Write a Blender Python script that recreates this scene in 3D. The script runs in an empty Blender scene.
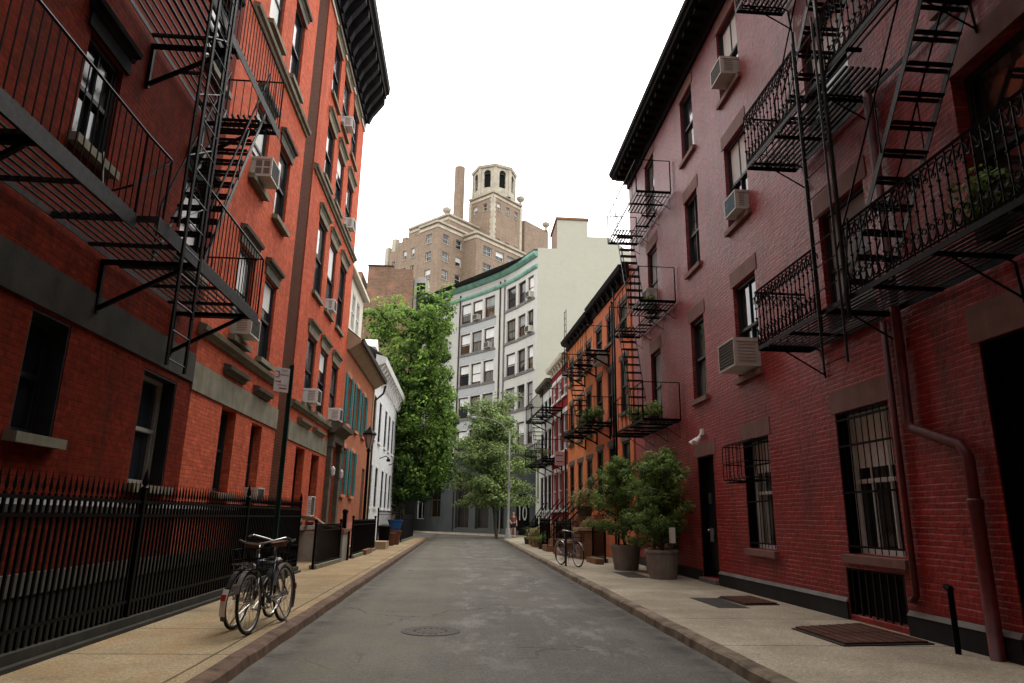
import bpy, bmesh, math, random
from mathutils import Vector, Matrix
random.seed(7)
scene = bpy.context.scene
COL = scene.collection
rnd = random.random
def U(a, b): return a + (b - a) * rnd()

# ------------------------------------------------------------------ materials
def nodes(name):
    m = bpy.data.materials.new(name); m.use_nodes = True
    nt = m.node_tree; b = nt.nodes['Principled BSDF']
    return m, nt, b
def N(nt, t, **kw):
    n = nt.nodes.new(t)
    for k, v in kw.items():
        if k in n.inputs: n.inputs[k].default_value = v
        else: setattr(n, k, v)
    return n
def L(nt, a, b): nt.links.new(a, b)
def mix(nt, fac, a, b, mode='MIX'):
    n = nt.nodes.new('ShaderNodeMix'); n.data_type = 'RGBA'; n.blend_type = mode; n.clamp_factor = True
    for i, v in ((0, fac), (6, a), (7, b)):
        if hasattr(v, 'node'): L(nt, v, n.inputs[i])
        else: n.inputs[i].default_value = v if i == 0 else (*v, 1) if len(v) == 3 else v
    return n.outputs[2]
def mth(nt, op, a, b=None, clamp=False):
    n = nt.nodes.new('ShaderNodeMath'); n.operation = op; n.use_clamp = clamp
    for i, v in enumerate((a, b)):
        if v is None: continue
        if hasattr(v, 'node'): L(nt, v, n.inputs[i])
        else: n.inputs[i].default_value = v
    return n.outputs[0]
def ramp(nt, f, p0, p1, c0=(0, 0, 0, 1), c1=(1, 1, 1, 1)):
    n = nt.nodes.new('ShaderNodeValToRGB'); e = n.color_ramp.elements
    e[0].position = p0; e[1].position = p1; e[0].color = c0; e[1].color = c1
    L(nt, f, n.inputs[0]); return n.outputs[0]
def noise(nt, vec, scale, detail=4, rough=.6, mapscale=None):
    if mapscale:
        mp = N(nt, 'ShaderNodeMapping'); mp.inputs['Scale'].default_value = mapscale
        L(nt, vec, mp.inputs[0]); vec = mp.outputs[0]
    n = N(nt, 'ShaderNodeTexNoise', Scale=scale, Detail=detail, Roughness=rough)
    L(nt, vec, n.inputs['Vector']); return n.outputs['Fac']
def pos(nt): return nt.nodes.new('ShaderNodeNewGeometry')
def bump(nt, b, h, strength=.3, dist=.02):
    n = N(nt, 'ShaderNodeBump', Strength=strength, Distance=dist)
    L(nt, h, n.inputs['Height']); L(nt, n.outputs[0], b.inputs['Normal'])

def M_plain(name, c, rough=.6, var=.3, scale=4., metal=0., bmp=0., spec=.18, streak=0., dark=.35):
    m, nt, b = nodes(name); g = pos(nt)
    f = ramp(nt, noise(nt, g.outputs['Position'], scale, 6), .3, .75)
    lo = tuple(x * (1 - var) for x in c); hi = tuple(min(1, x * (1 + var * .6)) for x in c)
    col = mix(nt, f, lo, hi)
    if streak:
        s = ramp(nt, noise(nt, g.outputs['Position'], 1., 5, .7, (3.2, 3.2, .35)), .48, .75)
        col = mix(nt, mth(nt, 'MULTIPLY', s, streak), col, tuple(x * dark for x in c))
    L(nt, col, b.inputs['Base Color'])
    b.inputs['Roughness'].default_value = rough; b.inputs['Metallic'].default_value = metal
    b.inputs['Specular IOR Level'].default_value = spec
    if bmp: bump(nt, b, noise(nt, g.outputs['Position'], scale * 14, 4), bmp, .01)
    return m

def M_brick(name, c1, c2, mortar, rough=.8, bw=.21, rh=.072, ms=.009, var=.35, streak=.35, spec=.3, bmp=.5,
            dirt=(.02, .017, .012), patch=None, fv=.42, bd=.014, hl=None):
    m, nt, b = nodes(name); g = pos(nt)
    cr = N(nt, 'ShaderNodeVectorMath', operation='CROSS_PRODUCT'); cr.inputs[1].default_value = (0, 0, 1)
    L(nt, g.outputs['Normal'], cr.inputs[0])
    ab = N(nt, 'ShaderNodeVectorMath', operation='DOT_PRODUCT')
    L(nt, cr.outputs[0], ab.inputs[0]); L(nt, g.outputs['Position'], ab.inputs[1])
    sp = nt.nodes.new('ShaderNodeSeparateXYZ'); L(nt, g.outputs['Position'], sp.inputs[0])
    cb = nt.nodes.new('ShaderNodeCombineXYZ'); L(nt, ab.outputs['Value'], cb.inputs[0]); L(nt, sp.outputs[2], cb.inputs[1])
    # a little waviness so courses are not ruler straight
    wob = N(nt, 'ShaderNodeTexNoise', Scale=2.3, Detail=2.); L(nt, g.outputs['Position'], wob.inputs['Vector'])
    wv = N(nt, 'ShaderNodeVectorMath', operation='SCALE'); wv.inputs['Scale'].default_value = .022
    L(nt, wob.outputs['Color'], wv.inputs[0])
    ad = N(nt, 'ShaderNodeVectorMath', operation='ADD'); L(nt, cb.outputs[0], ad.inputs[0]); L(nt, wv.outputs[0], ad.inputs[1])
    br = N(nt, 'ShaderNodeTexBrick', Scale=1.)
    br.inputs['Brick Width'].default_value = bw; br.inputs['Row Height'].default_value = rh
    br.inputs['Mortar Size'].default_value = ms; br.inputs['Mortar Smooth'].default_value = .25; br.inputs['Bias'].default_value = 0
    br.inputs['Color1'].default_value = (*c1, 1); br.inputs['Color2'].default_value = (*c2, 1); br.inputs['Mortar'].default_value = (*mortar, 1)
    L(nt, ad.outputs[0], br.inputs['Vector'])
    col = br.outputs['Color']
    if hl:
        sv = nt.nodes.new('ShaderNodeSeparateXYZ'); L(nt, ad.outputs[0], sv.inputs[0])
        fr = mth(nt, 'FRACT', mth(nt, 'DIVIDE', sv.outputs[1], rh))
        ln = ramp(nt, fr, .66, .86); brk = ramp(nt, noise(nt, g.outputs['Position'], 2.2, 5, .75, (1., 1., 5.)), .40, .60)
        sky_sheen = nt.nodes.new('ShaderNodeMapRange'); sky_sheen.inputs[1].default_value = 3.5; sky_sheen.inputs[2].default_value = 12.5; sky_sheen.inputs[4].default_value = .62; L(nt, sp.outputs[2], sky_sheen.inputs[0])
        col = mix(nt, sky_sheen.outputs[0], col, (.235, .110, .135))  # mauve painted in with height, standing in for sky sheen
        col = mix(nt, mth(nt, 'MULTIPLY', mth(nt, 'MULTIPLY', ln, brk), .75), col, hl)  # painted highlight lines where brick edges would catch the sky
    big = ramp(nt, noise(nt, g.outputs['Position'], .55, 6, .65), .3, .72)
    col = mix(nt, mth(nt, 'MULTIPLY', big, var), col, tuple(x * .45 for x in c1))
    fine = noise(nt, g.outputs['Position'], 9, 4, .7)
    col = mix(nt, fv, col, ramp(nt, fine, .25, .8, (.25, .25, .25, 1), (1.5, 1.5, 1.5, 1)), 'MULTIPLY')
    if patch:
        p = ramp(nt, noise(nt, g.outputs['Position'], .8, 5, .6), .52, .66)
        col = mix(nt, mth(nt, 'MULTIPLY', p, .7), col, patch)
    if streak:
        s = ramp(nt, noise(nt, g.outputs['Position'], 1., 6, .72, (2.4, 2.4, .22)), .5, .78)
        col = mix(nt, mth(nt, 'MULTIPLY', s, streak), col, dirt)
    L(nt, col, b.inputs['Base Color'])
    r = mth(nt, 'ADD', mth(nt, 'MULTIPLY', fine, .3), rough - .15)
    L(nt, r, b.inputs['Roughness']); b.inputs['Specular IOR Level'].default_value = spec
    h = mth(nt, 'SUBTRACT', mth(nt, 'MULTIPLY', fine, .5), br.outputs['Fac'])
    bump(nt, b, h, bmp, bd)
    return m

def M_glass(name, blind=None, cover=.55, z_rand=True, tint=(.012, .015, .018)):
    m, nt, b = nodes(name); g = pos(nt)
    n = noise(nt, g.outputs['Position'], .9, 3)
    col = mix(nt, n, tuple(t * .5 for t in tint), tuple(t * 2.2 for t in tint))
    fold = ramp(nt, noise(nt, g.outputs['Position'], 1., 3, .6, (9, 9, .25)), .3, .7, (.03, .03, .028, 1), (.24, .235, .21, 1))
    wm = ramp(nt, noise(nt, g.outputs['Position'], .42, 1, .4), .53, .56)
    col = mix(nt, mth(nt, 'MULTIPLY', wm, .75), col, fold)
    dirt_ = ramp(nt, noise(nt, g.outputs['Position'], 3.5, 5, .7), .4, .8, (.03, .03, .03, 1), (.22, .22, .22, 1))
    L(nt, col, b.inputs['Base Color'])
    L(nt, dirt_, b.inputs['Roughness']); b.inputs['Specular IOR Level'].default_value = .5
    bump(nt, b, noise(nt, g.outputs['Position'], 1.6, 2), .12, .02)
    return m
def M_leaf(name, dark, light, trans=.25):
    m, nt, b = nodes(name)
    a = N(nt, 'ShaderNodeAttribute', attribute_name='tint')
    col = mix(nt, a.outputs['Fac'], dark, light)
    L(nt, col, b.inputs['Base Color']); b.inputs['Roughness'].default_value = .6
    b.inputs['Specular IOR Level'].default_value = .25
    t = nt.nodes.new('ShaderNodeBsdfTranslucent'); L(nt, col, t.inputs['Color'])
    mx = N(nt, 'ShaderNodeMixShader'); mx.inputs[0].default_value = trans
    L(nt, b.outputs[0], mx.inputs[1]); L(nt, t.outputs[0], mx.inputs[2])
    L(nt, mx.outputs[0], nt.nodes['Material Output'].inputs['Surface'])
    return m

M = {}
M['brick_vignette'] = M_brick('dark red brick', (.23, .030, .013), (.15, .019, .009), (.15, .024, .012), streak=.9, var=.85, spec=.03, bmp=.8, fv=.75)  # near brick coloured darker to imitate vignette shade
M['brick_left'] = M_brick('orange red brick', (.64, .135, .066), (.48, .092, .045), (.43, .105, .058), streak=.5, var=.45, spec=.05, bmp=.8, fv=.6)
M['brick_bay'] = M_brick('brown brick', (.085, .026, .013), (.055, .017, .010), (.11, .05, .03), streak=.35, spec=.03)
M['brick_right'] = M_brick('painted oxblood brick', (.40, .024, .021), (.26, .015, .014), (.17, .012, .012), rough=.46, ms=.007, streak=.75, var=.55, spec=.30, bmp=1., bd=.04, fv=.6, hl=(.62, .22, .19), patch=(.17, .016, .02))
M['brick_teal'] = M_brick('old orange brick', (.46, .145, .07), (.36, .10, .05), (.40, .22, .14), streak=.3, var=.35, spec=.08)
M['brick_white'] = M_brick('white painted brick', (.70, .70, .70), (.66, .66, .67), (.6, .6, .6), streak=.3, var=.12, dirt=(.3, .29, .27), bmp=.25)
M['brick_orange'] = M_brick('orange painted brick', (.66, .20, .095), (.58, .17, .08), (.52, .17, .085), streak=.2, var=.22, spec=.08)
M['brick_orange2'] = M_brick('deep orange painted brick', (.66, .22, .08), (.58, .19, .07), (.5, .17, .075), streak=.2, var=.22, spec=.08)
M['brick_crimson'] = M_brick('crimson painted brick', (.26, .020, .022), (.22, .017, .018), (.2, .03, .03), streak=.25, var=.3, spec=.08)
M['brick_cream'] = M_brick('cream painted party wall', (.40, .405, .335), (.385, .39, .322), (.38, .385, .318), bw=.4, rh=.2, ms=.006, streak=.13, var=.10, dirt=(.26, .26, .22), bmp=.1, fv=.08)
M['brick_grey'] = M_brick('grey painted brick', (.52, .51, .475), (.49, .48, .45), (.48, .47, .44), streak=.3, var=.2, dirt=(.2, .2, .2), bmp=.2, fv=.2)
M['brick_bluegrey'] = M_brick('blue grey painted brick', (.40, .415, .415), (.38, .395, .395), (.36, .37, .37), streak=.2, var=.15, dirt=(.15, .15, .16), bmp=.2)
M['brick_tower'] = M_brick('tan brown brick', (.285, .195, .135), (.21, .14, .095), (.36, .29, .22), bw=.6, rh=.3, ms=.04, streak=.4, var=.4)
M['brick_party'] = M_brick('rough brown party brick', (.22, .125, .08), (.16, .085, .052), (.25, .18, .13), bw=.4, rh=.15, ms=.02, streak=.4, var=.5, patch=(.30, .14, .085))
M['stone'] = M_plain('olive brownstone', (.19, .175, .125), .85, .35, 2.5, streak=.5, bmp=.3)
M['stone_dark'] = M_plain('sooty brownstone', (.040, .037, .029), .85, .4, 2.5, streak=.5, bmp=.3)
M['stone_pink'] = M_plain('mauve painted stone', (.20, .105, .09), .7, .25, 3, streak=.35, bmp=.2)
M['trim_tan'] = M_plain('tan stone trim', (.43, .39, .31), .8, .3, .8, streak=.4, dark=.5)
M['hood'] = M_plain('weathered hood stone', (.10, .09, .068), .8, .4, 4, streak=.4, bmp=.2)
M['iron'] = M_plain('black painted iron', (.004, .004, .0045), .42, .5, 9, spec=.06, bmp=.15)
M['iron_worn'] = M_plain('worn grey iron', (.009, .0085, .009), .42, .8, 13, spec=.2, bmp=.4)
M['iron_beam'] = M_plain('scuffed grey iron beam', (.020, .019, .020), .6, .8, 13, spec=.12, bmp=.4)
M['ac_vent'] = M_plain('air conditioner side louvre', (.30, .29, .26), .5, .2, 20)
M['cornice'] = M_plain('black painted cornice', (.013, .013, .014), .8, .5, 3, spec=.06)
M['sash'] = M_plain('dark sash paint', (.022, .025, .027), .5, .3, 5)
M['sash_white'] = M_plain('white sash paint', (.62, .62, .60), .5, .15, 3)
M['sash_brown'] = M_plain('brown sash paint', (.06, .028, .02), .5, .3, 3)
M['glass'] = M_glass('window glass')
M['glass_warm'] = M_glass('warm window glass', tint=(.045, .028, .016))
M['glass_shop'] = M_plain('dark shop glass', (.012, .010, .008), .25, .6, .8, spec=.25)
M['blind'] = M_plain('pale window blind', (.62, .62, .60), .7, .15, 1.2)
M['curtain'] = M_plain('grey curtain', (.25, .26, .25), .8, .4, 2.0)
M['door'] = M_plain('black door paint', (.012, .012, .013), .4, .4, 3)
M['door_wood'] = M_plain('weathered timber', (.07, .05, .034), .6, .5, 4)
M['ac'] = M_plain('beige air conditioner plastic', (.52, .50, .44), .5, .2, 3, streak=.25)
M['ac_dark'] = M_plain('air conditioner grille', (.13, .13, .125), .5, .3, 30)
M['ac_blue'] = M_plain('blue grey grille', (.13, .24, .30), .45, .2, 30)
M['teal'] = M_plain('teal shutter paint', (.02, .20, .21), .5, .3, 5)
M['terracotta'] = M_plain('salmon sill paint', (.50, .20, .12), .7, .3, 4)
M['pink_base'] = M_plain('pink stucco base', (.45, .17, .14), .8, .25, 3, streak=.3)
M['tan_pipe'] = M_plain('tan corner board', (.42, .30, .19), .7, .25, 3)
M['eave'] = M_plain('tan eave paint', (.33, .26, .17), .7, .2, 2, streak=.2)
M['gutter'] = M_plain('brown gutter', (.045, .028, .022), .5, .3, 4)
M['cream'] = M_plain('cream wood paint', (.60, .56, .46), .6, .15, 2, streak=.2, dark=.6)
M['slate'] = M_plain('dark roof slate', (.05, .05, .052), .8, .4, 3)
M['copper'] = M_plain('green copper', (.19, .37, .30), .7, .35, 1.5, streak=.45)
M['greydark'] = M_plain('charcoal painted storefront', (.048, .053, .053), .65, .25, .8, streak=.4)
M['black'] = M_plain('dark interior', (.006, .006, .006), .9, .3, 2)
M['downpipe'] = M_plain('oxblood painted pipe', (.10, .012, .011), .5, .5, 6, spec=.35)
M['plinth'] = M_plain('charcoal painted plinth', (.020, .021, .022), .7, .4, 2.5, streak=.3)
M['ledge'] = M_plain('grey ledge paint', (.17, .16, .15), .7, .3, 3)
M['rust'] = M_plain('rusty steel plate', (.085, .032, .020), .75, .6, 3.5, bmp=.4)
M['steel_dark'] = M_plain('dark cast iron', (.045, .040, .034), .6, .5, 6, bmp=.3)
M['curb'] = M_plain('worn brown curb', (.12, .072, .047), .8, .6, 5.5, bmp=.6, streak=.5)
M['green'] = M_plain('dark green paint', (.010, .030, .022), .45, .3, 4)
M['sign_white'] = M_plain('faded sign white', (.62, .60, .58), .5, .12, 6)
M['sign_red'] = M_plain('faded sign red', (.36, .035, .045), .5, .2, 6)
M['sign_pink'] = M_plain('sun faded pink sign', (.60, .36, .36), .5, .15, 6)
M['chrome'] = M_plain('dull chrome', (.45, .44, .42), .32, .25, 12, metal=.9)
M['rubber'] = M_plain('black rubber', (.012, .012, .012), .7, .3, 10)
M['navy'] = M_plain('navy bicycle paint', (.010, .016, .030), .3, .3, 6, spec=.6)
M['grey_bike'] = M_plain('charcoal bicycle paint', (.030, .030, .032), .35, .3, 6, spec=.6)
M['violet'] = M_plain('violet bicycle paint', (.07, .05, .17), .35, .2, 6, spec=.6)
M['leather'] = M_plain('brown saddle leather', (.10, .035, .018), .5, .3, 8)
M['reflector'] = M_plain('red reflector', (.45, .03, .02), .3, .1, 6)
M['white'] = M_plain('white enamel', (.72, .72, .70), .45, .1, 5)
M['blue'] = M_plain('blue plastic', (.015, .085, .28), .45, .15, 3)
M['pot'] = M_plain('grey brown planter', (.23, .205, .185), .75, .3, 3, streak=.3, bmp=.15)
M['clay'] = M_plain('red clay pot', (.13, .05, .03), .8, .3, 5)
M['soil'] = M_plain('dark soil', (.02, .015, .01), .9, .4, 12)
M['brownstep'] = M_plain('brown stoop stone', (.20, .10, .055), .85, .35, 3, streak=.3, bmp=.25)
M['tanstep'] = M_plain('tan stoop stone', (.36, .26, .17), .85, .3, 3, streak=.3, bmp=.25)
M['concrete'] = M_plain('grey concrete', (.30, .28, .24), .85, .3, 2.4, streak=.3, bmp=.25)
M['bark'] = M_plain('grey brown bark', (.07, .055, .04), .9, .5, 8, bmp=.6)
M['galv'] = M_plain('grey street light paint', (.20, .20, .19), .5, .2, 3)
M['lampglass'] = M_plain('frosted lantern glass', (.35, .27, .24), .3, .2, 3)
M['leaf_vine'] = M_leaf('fresh vine leaves', (.012, .040, .006), (.215, .35, .06), .4)
M['leaf_dark'] = M_leaf('dark creeper leaves', (.006, .014, .004), (.03, .06, .014), .2)
M['leaf_locust'] = M_leaf('yellow green locust leaves', (.05, .10, .035), (.36, .45, .16), .4)
M['leaf_pine'] = M_leaf('dark pine needles', (.014, .036, .010), (.24, .38, .09), .3)
M['leaf_pot'] = M_leaf('pot plant leaves', (.03, .07, .015), (.16, .24, .05), .25)
M['leaf_pink'] = M_leaf('pale flowering shrub leaves', (.10, .14, .035), (.36, .30, .14), .3)
M['skin'] = M_plain('skin', (.50, .26, .18), .6, .1, 8)
M['hair'] = M_plain('auburn hair', (.10, .035, .018), .6, .3, 20)
M['cloth_dark'] = M_plain('dark shorts cloth', (.015, .015, .018), .8, .3, 20)
M['cloth_pink'] = M_plain('dusty pink top cloth', (.12, .05, .05), .8, .2, 20)
M['shoe'] = M_plain('dark shoe', (.02, .018, .016), .6, .3, 20)
M['leafwrap'] = M_plain('pale paper bag', (.6, .58, .54), .7, .2, 5)

def M_road():
    m, nt, b = nodes('worn asphalt'); g = pos(nt); P = g.outputs['Position']
    sp = nt.nodes.new('ShaderNodeSeparateXYZ'); L(nt, P, sp.inputs[0]); x, y = sp.outputs[0], sp.outputs[1]
    f = ramp(nt, noise(nt, P, .45, 7, .62), .28, .75)
    col = mix(nt, f, (.080, .074, .065), (.142, .132, .117))
    # fine aggregate
    ag = noise(nt, P, 55, 3, .7)
    col = mix(nt, .55, col, ramp(nt, ag, .34, .68, (.32, .32, .32, 1), (1.7, 1.68, 1.64, 1)), 'MULTIPLY')
    a2 = noise(nt, P, 21, 3, .75)
    col = mix(nt, .55, col, ramp(nt, a2, .32, .7, (.5, .5, .5, 1), (1.5, 1.49, 1.46, 1)), 'MULTIPLY')
    tar = ramp(nt, noise(nt, P, .6, 4, .6, (1., .45, 1)), .60, .62)
    col = mix(nt, mth(nt, 'MULTIPLY', tar, .35), col, (.045, .042, .038))
    md = noise(nt, P, 5, 5, .7)
    col = mix(nt, .5, col, ramp(nt, md, .3, .7, (.68, .68, .68, 1), (1.25, 1.25, 1.24, 1)), 'MULTIPLY')
    # lengthwise tyre wear
    ty = noise(nt, P, 1., 4, .6, (1.9, .08, 1))
    col = mix(nt, .5, col, ramp(nt, ty, .3, .7, (.72, .72, .72, 1), (1.3, 1.3, 1.29, 1)), 'MULTIPLY')
    # sandy dust along the left half
    def band(v, a, bb, s):
        u = mth(nt, 'DIVIDE', mth(nt, 'SUBTRACT', v, a), s, True); w = mth(nt, 'DIVIDE', mth(nt, 'SUBTRACT', bb, v), s, True)
        return mth(nt, 'MULTIPLY', u, w)
    sd = mth(nt, 'MULTIPLY', band(x, -2.4, .3, .9), ramp(nt, noise(nt, P, 1.1, 6, .7), .38, .72))
    col = mix(nt, mth(nt, 'MULTIPLY', sd, .55), col, (.15, .125, .075))
    gut = mth(nt, 'MAXIMUM', band(x, -2.2, -1.45, .35), band(x, 2.25, 3.0, .35))
    gn = ramp(nt, noise(nt, P, 2.2, 6, .7), .3, .65)
    col = mix(nt, mth(nt, 'MULTIPLY', mth(nt, 'MULTIPLY', gut, gn), .8), col, (.028, .024, .019))
    # worn pale patches down the lane
    pn = noise(nt, P, 1., 5, .75, (1.6, .75, 1))
    pk = noise(nt, P, 9., 4, .85, (.8, 4.5, 1))
    pm = mth(nt, 'MULTIPLY', ramp(nt, pn, .52, .60), ramp(nt, pk, .38, .60))
    pm = mth(nt, 'MULTIPLY', pm, band(x, -.35, 2.4, .5))
    pm = mth(nt, 'MULTIPLY', pm, band(y, 6.2, 46, 2.5))
    col = mix(nt, mth(nt, 'MULTIPLY', pm, .45), col, (.34, .33, .31))
    # cracks
    vo = N(nt, 'ShaderNodeTexVoronoi', feature='DISTANCE_TO_EDGE', Scale=.42)
    wn = N(nt, 'ShaderNodeTexNoise', Scale=1.6, Detail=5.); L(nt, P, wn.inputs['Vector'])
    va = N(nt, 'ShaderNodeVectorMath', operation='MULTIPLY_ADD'); va.inputs[1].default_value = (.9, .9, 0)
    L(nt, wn.outputs['Color'], va.inputs[0]); L(nt, P, va.inputs[2]); L(nt, va.outputs[0], vo.inputs['Vector'])
    ck = ramp(nt, vo.outputs['Distance'], .0025, .008, (1, 1, 1, 1), (0, 0, 0, 1))
    ck = mth(nt, 'MULTIPLY', ck, ramp(nt, noise(nt, P, .33, 3), .48, .6))
    col = mix(nt, mth(nt, 'MULTIPLY', ck, .6), col, (.015, .014, .013))
    L(nt, col, b.inputs['Base Color'])
    L(nt, ramp(nt, md, .2, .8, (.62, .62, .62, 1), (.9, .9, .9, 1)), b.inputs['Roughness'])
    b.inputs['Specular IOR Level'].default_value = .15
    h = mth(nt, 'ADD', mth(nt, 'MULTIPLY', ag, .6), mth(nt, 'MULTIPLY', md, .8))
    h = mth(nt, 'SUBTRACT', h, mth(nt, 'MULTIPLY', ck, 1.5))
    bump(nt, b, h, .45, .012)
    return m
M['road'] = M_road()
def M_walk(name, c, slab, stain, sx, rust):
    m, nt, b = nodes(name); g = pos(nt); P = g.outputs['Position']
    br = N(nt, 'ShaderNodeTexBrick', Scale=1.); br.offset = 0.
    br.inputs['Brick Width'].default_value = slab[0]; br.inputs['Row Height'].default_value = slab[1]
    br.inputs['Mortar Size'].default_value = .016; br.inputs['Mortar Smooth'].default_value = .4
    br.inputs['Color1'].default_value = (*c, 1); br.inputs['Color2'].default_value = (*[k * .86 for k in c], 1)
    br.inputs['Mortar'].default_value = (*[k * .28 for k in c], 1)
    mp = N(nt, 'ShaderNodeMapping'); mp.inputs['Location'].default_value = (sx, .37, 0)
    wb = N(nt, 'ShaderNodeTexNoise', Scale=1.2, Detail=3.); L(nt, P, wb.inputs['Vector'])
    va = N(nt, 'ShaderNodeVectorMath', operation='MULTIPLY_ADD'); va.inputs[1].default_value = (.05, .05, 0)
    L(nt, wb.outputs['Color'], va.inputs[0]); L(nt, P, va.inputs[2]); L(nt, va.outputs[0], mp.inputs[0])
    L(nt, mp.outputs[0], br.inputs['Vector'])
    col = br.outputs['Color']
    col = mix(nt, .75, col, ramp(nt, noise(nt, P, .9, 6, .68), .28, .72, (.5, .49, .47, 1), (1.2, 1.19, 1.15, 1)), 'MULTIPLY')
    fine = noise(nt, P, 60, 3, .8)
    col = mix(nt, .6, col, ramp(nt, fine, .36, .66, (.35, .34, .33, 1), (1.5, 1.5, 1.5, 1)), 'MULTIPLY')
    f2 = noise(nt, P, 24, 3, .8)
    col = mix(nt, .5, col, ramp(nt, f2, .36, .66, (.55, .54, .53, 1), (1.35, 1.35, 1.35, 1)), 'MULTIPLY')
    st = ramp(nt, noise(nt, P, .7, 6, .7, (1.4, .55, 1)), .46, .7)
    col = mix(nt, mth(nt, 'MULTIPLY', st, rust), col, stain)
    gum = N(nt, 'ShaderNodeTexVoronoi', Scale=2.6); L(nt, P, gum.inputs['Vector'])
    col = mix(nt, mth(nt, 'MULTIPLY', ramp(nt, gum.outputs['Distance'], .045, .07, (1, 1, 1, 1), (0, 0, 0, 1)), .5), col, (.05, .047, .042))
    L(nt, col, b.inputs['Base Color']); b.inputs['Roughness'].default_value = .9; b.inputs['Specular IOR Level'].default_value = .1
    h = mth(nt, 'SUBTRACT', mth(nt, 'MULTIPLY', fine, .35), mth(nt, 'MULTIPLY', br.outputs['Fac'], 1.))
    bump(nt, b, h, .4, .012)
    return m
M['walk_left'] = M_walk('sandy concrete pavement', (.34, .265, .165), (1.9, 1.55), (.24, .115, .035), .4, .6)
M['walk_right'] = M_walk('speckled concrete pavement', (.43, .375, .29), (3.2, 2.1), (.17, .14, .10), .3, .35)

# ------------------------------------------------------------------ mesh helpers
LOC = {}
class Fr:                       # a facade frame: u along the wall, z up, d out of the wall
    def __init__(s, o, t, n): s.o = Vector((o[0], o[1], 0)); s.t = Vector((t[0], t[1], 0)).normalized(); s.n = Vector((n[0], n[1], 0)).normalized()
    def __call__(s, u, z, d=0.): return s.o + s.t * u + s.n * d + Vector((0, 0, z))
class Curve:                    # a facade following a bent line in plan
    def __init__(s, pts):
        s.p = [Vector((a, b, 0)) for a, b in pts]; s.c = [0]
        for a, b in zip(s.p, s.p[1:]): s.c.append(s.c[-1] + (b - a).length)
        s.seg = [(b - a).normalized() for a, b in zip(s.p, s.p[1:])]
    def frame(s, u):
        i = 0
        while i < len(s.seg) - 1 and u > s.c[i + 1]: i += 1
        return s.p[i] + s.seg[i] * (u - s.c[i]), i
    def tan(s, u):
        mids = [(a + b) / 2 for a, b in zip(s.c, s.c[1:])]
        if u <= mids[0]: return s.seg[0]
        if u >= mids[-1]: return s.seg[-1]
        for i in range(len(mids) - 1):
            if u <= mids[i + 1]:
                k = (u - mids[i]) / (mids[i + 1] - mids[i]); return (s.seg[i] * (1 - k) + s.seg[i + 1] * k).normalized()
    def __call__(s, u, z, d=0.):
        p, i = s.frame(u); t = s.tan(u); n = Vector((-t.y, t.x, 0)) * s.side
        return p + n * d + Vector((0, 0, z))
    side = 1
W = Fr((0, 0), (1, 0), (0, 1))   # world: u = x, d = y

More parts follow.
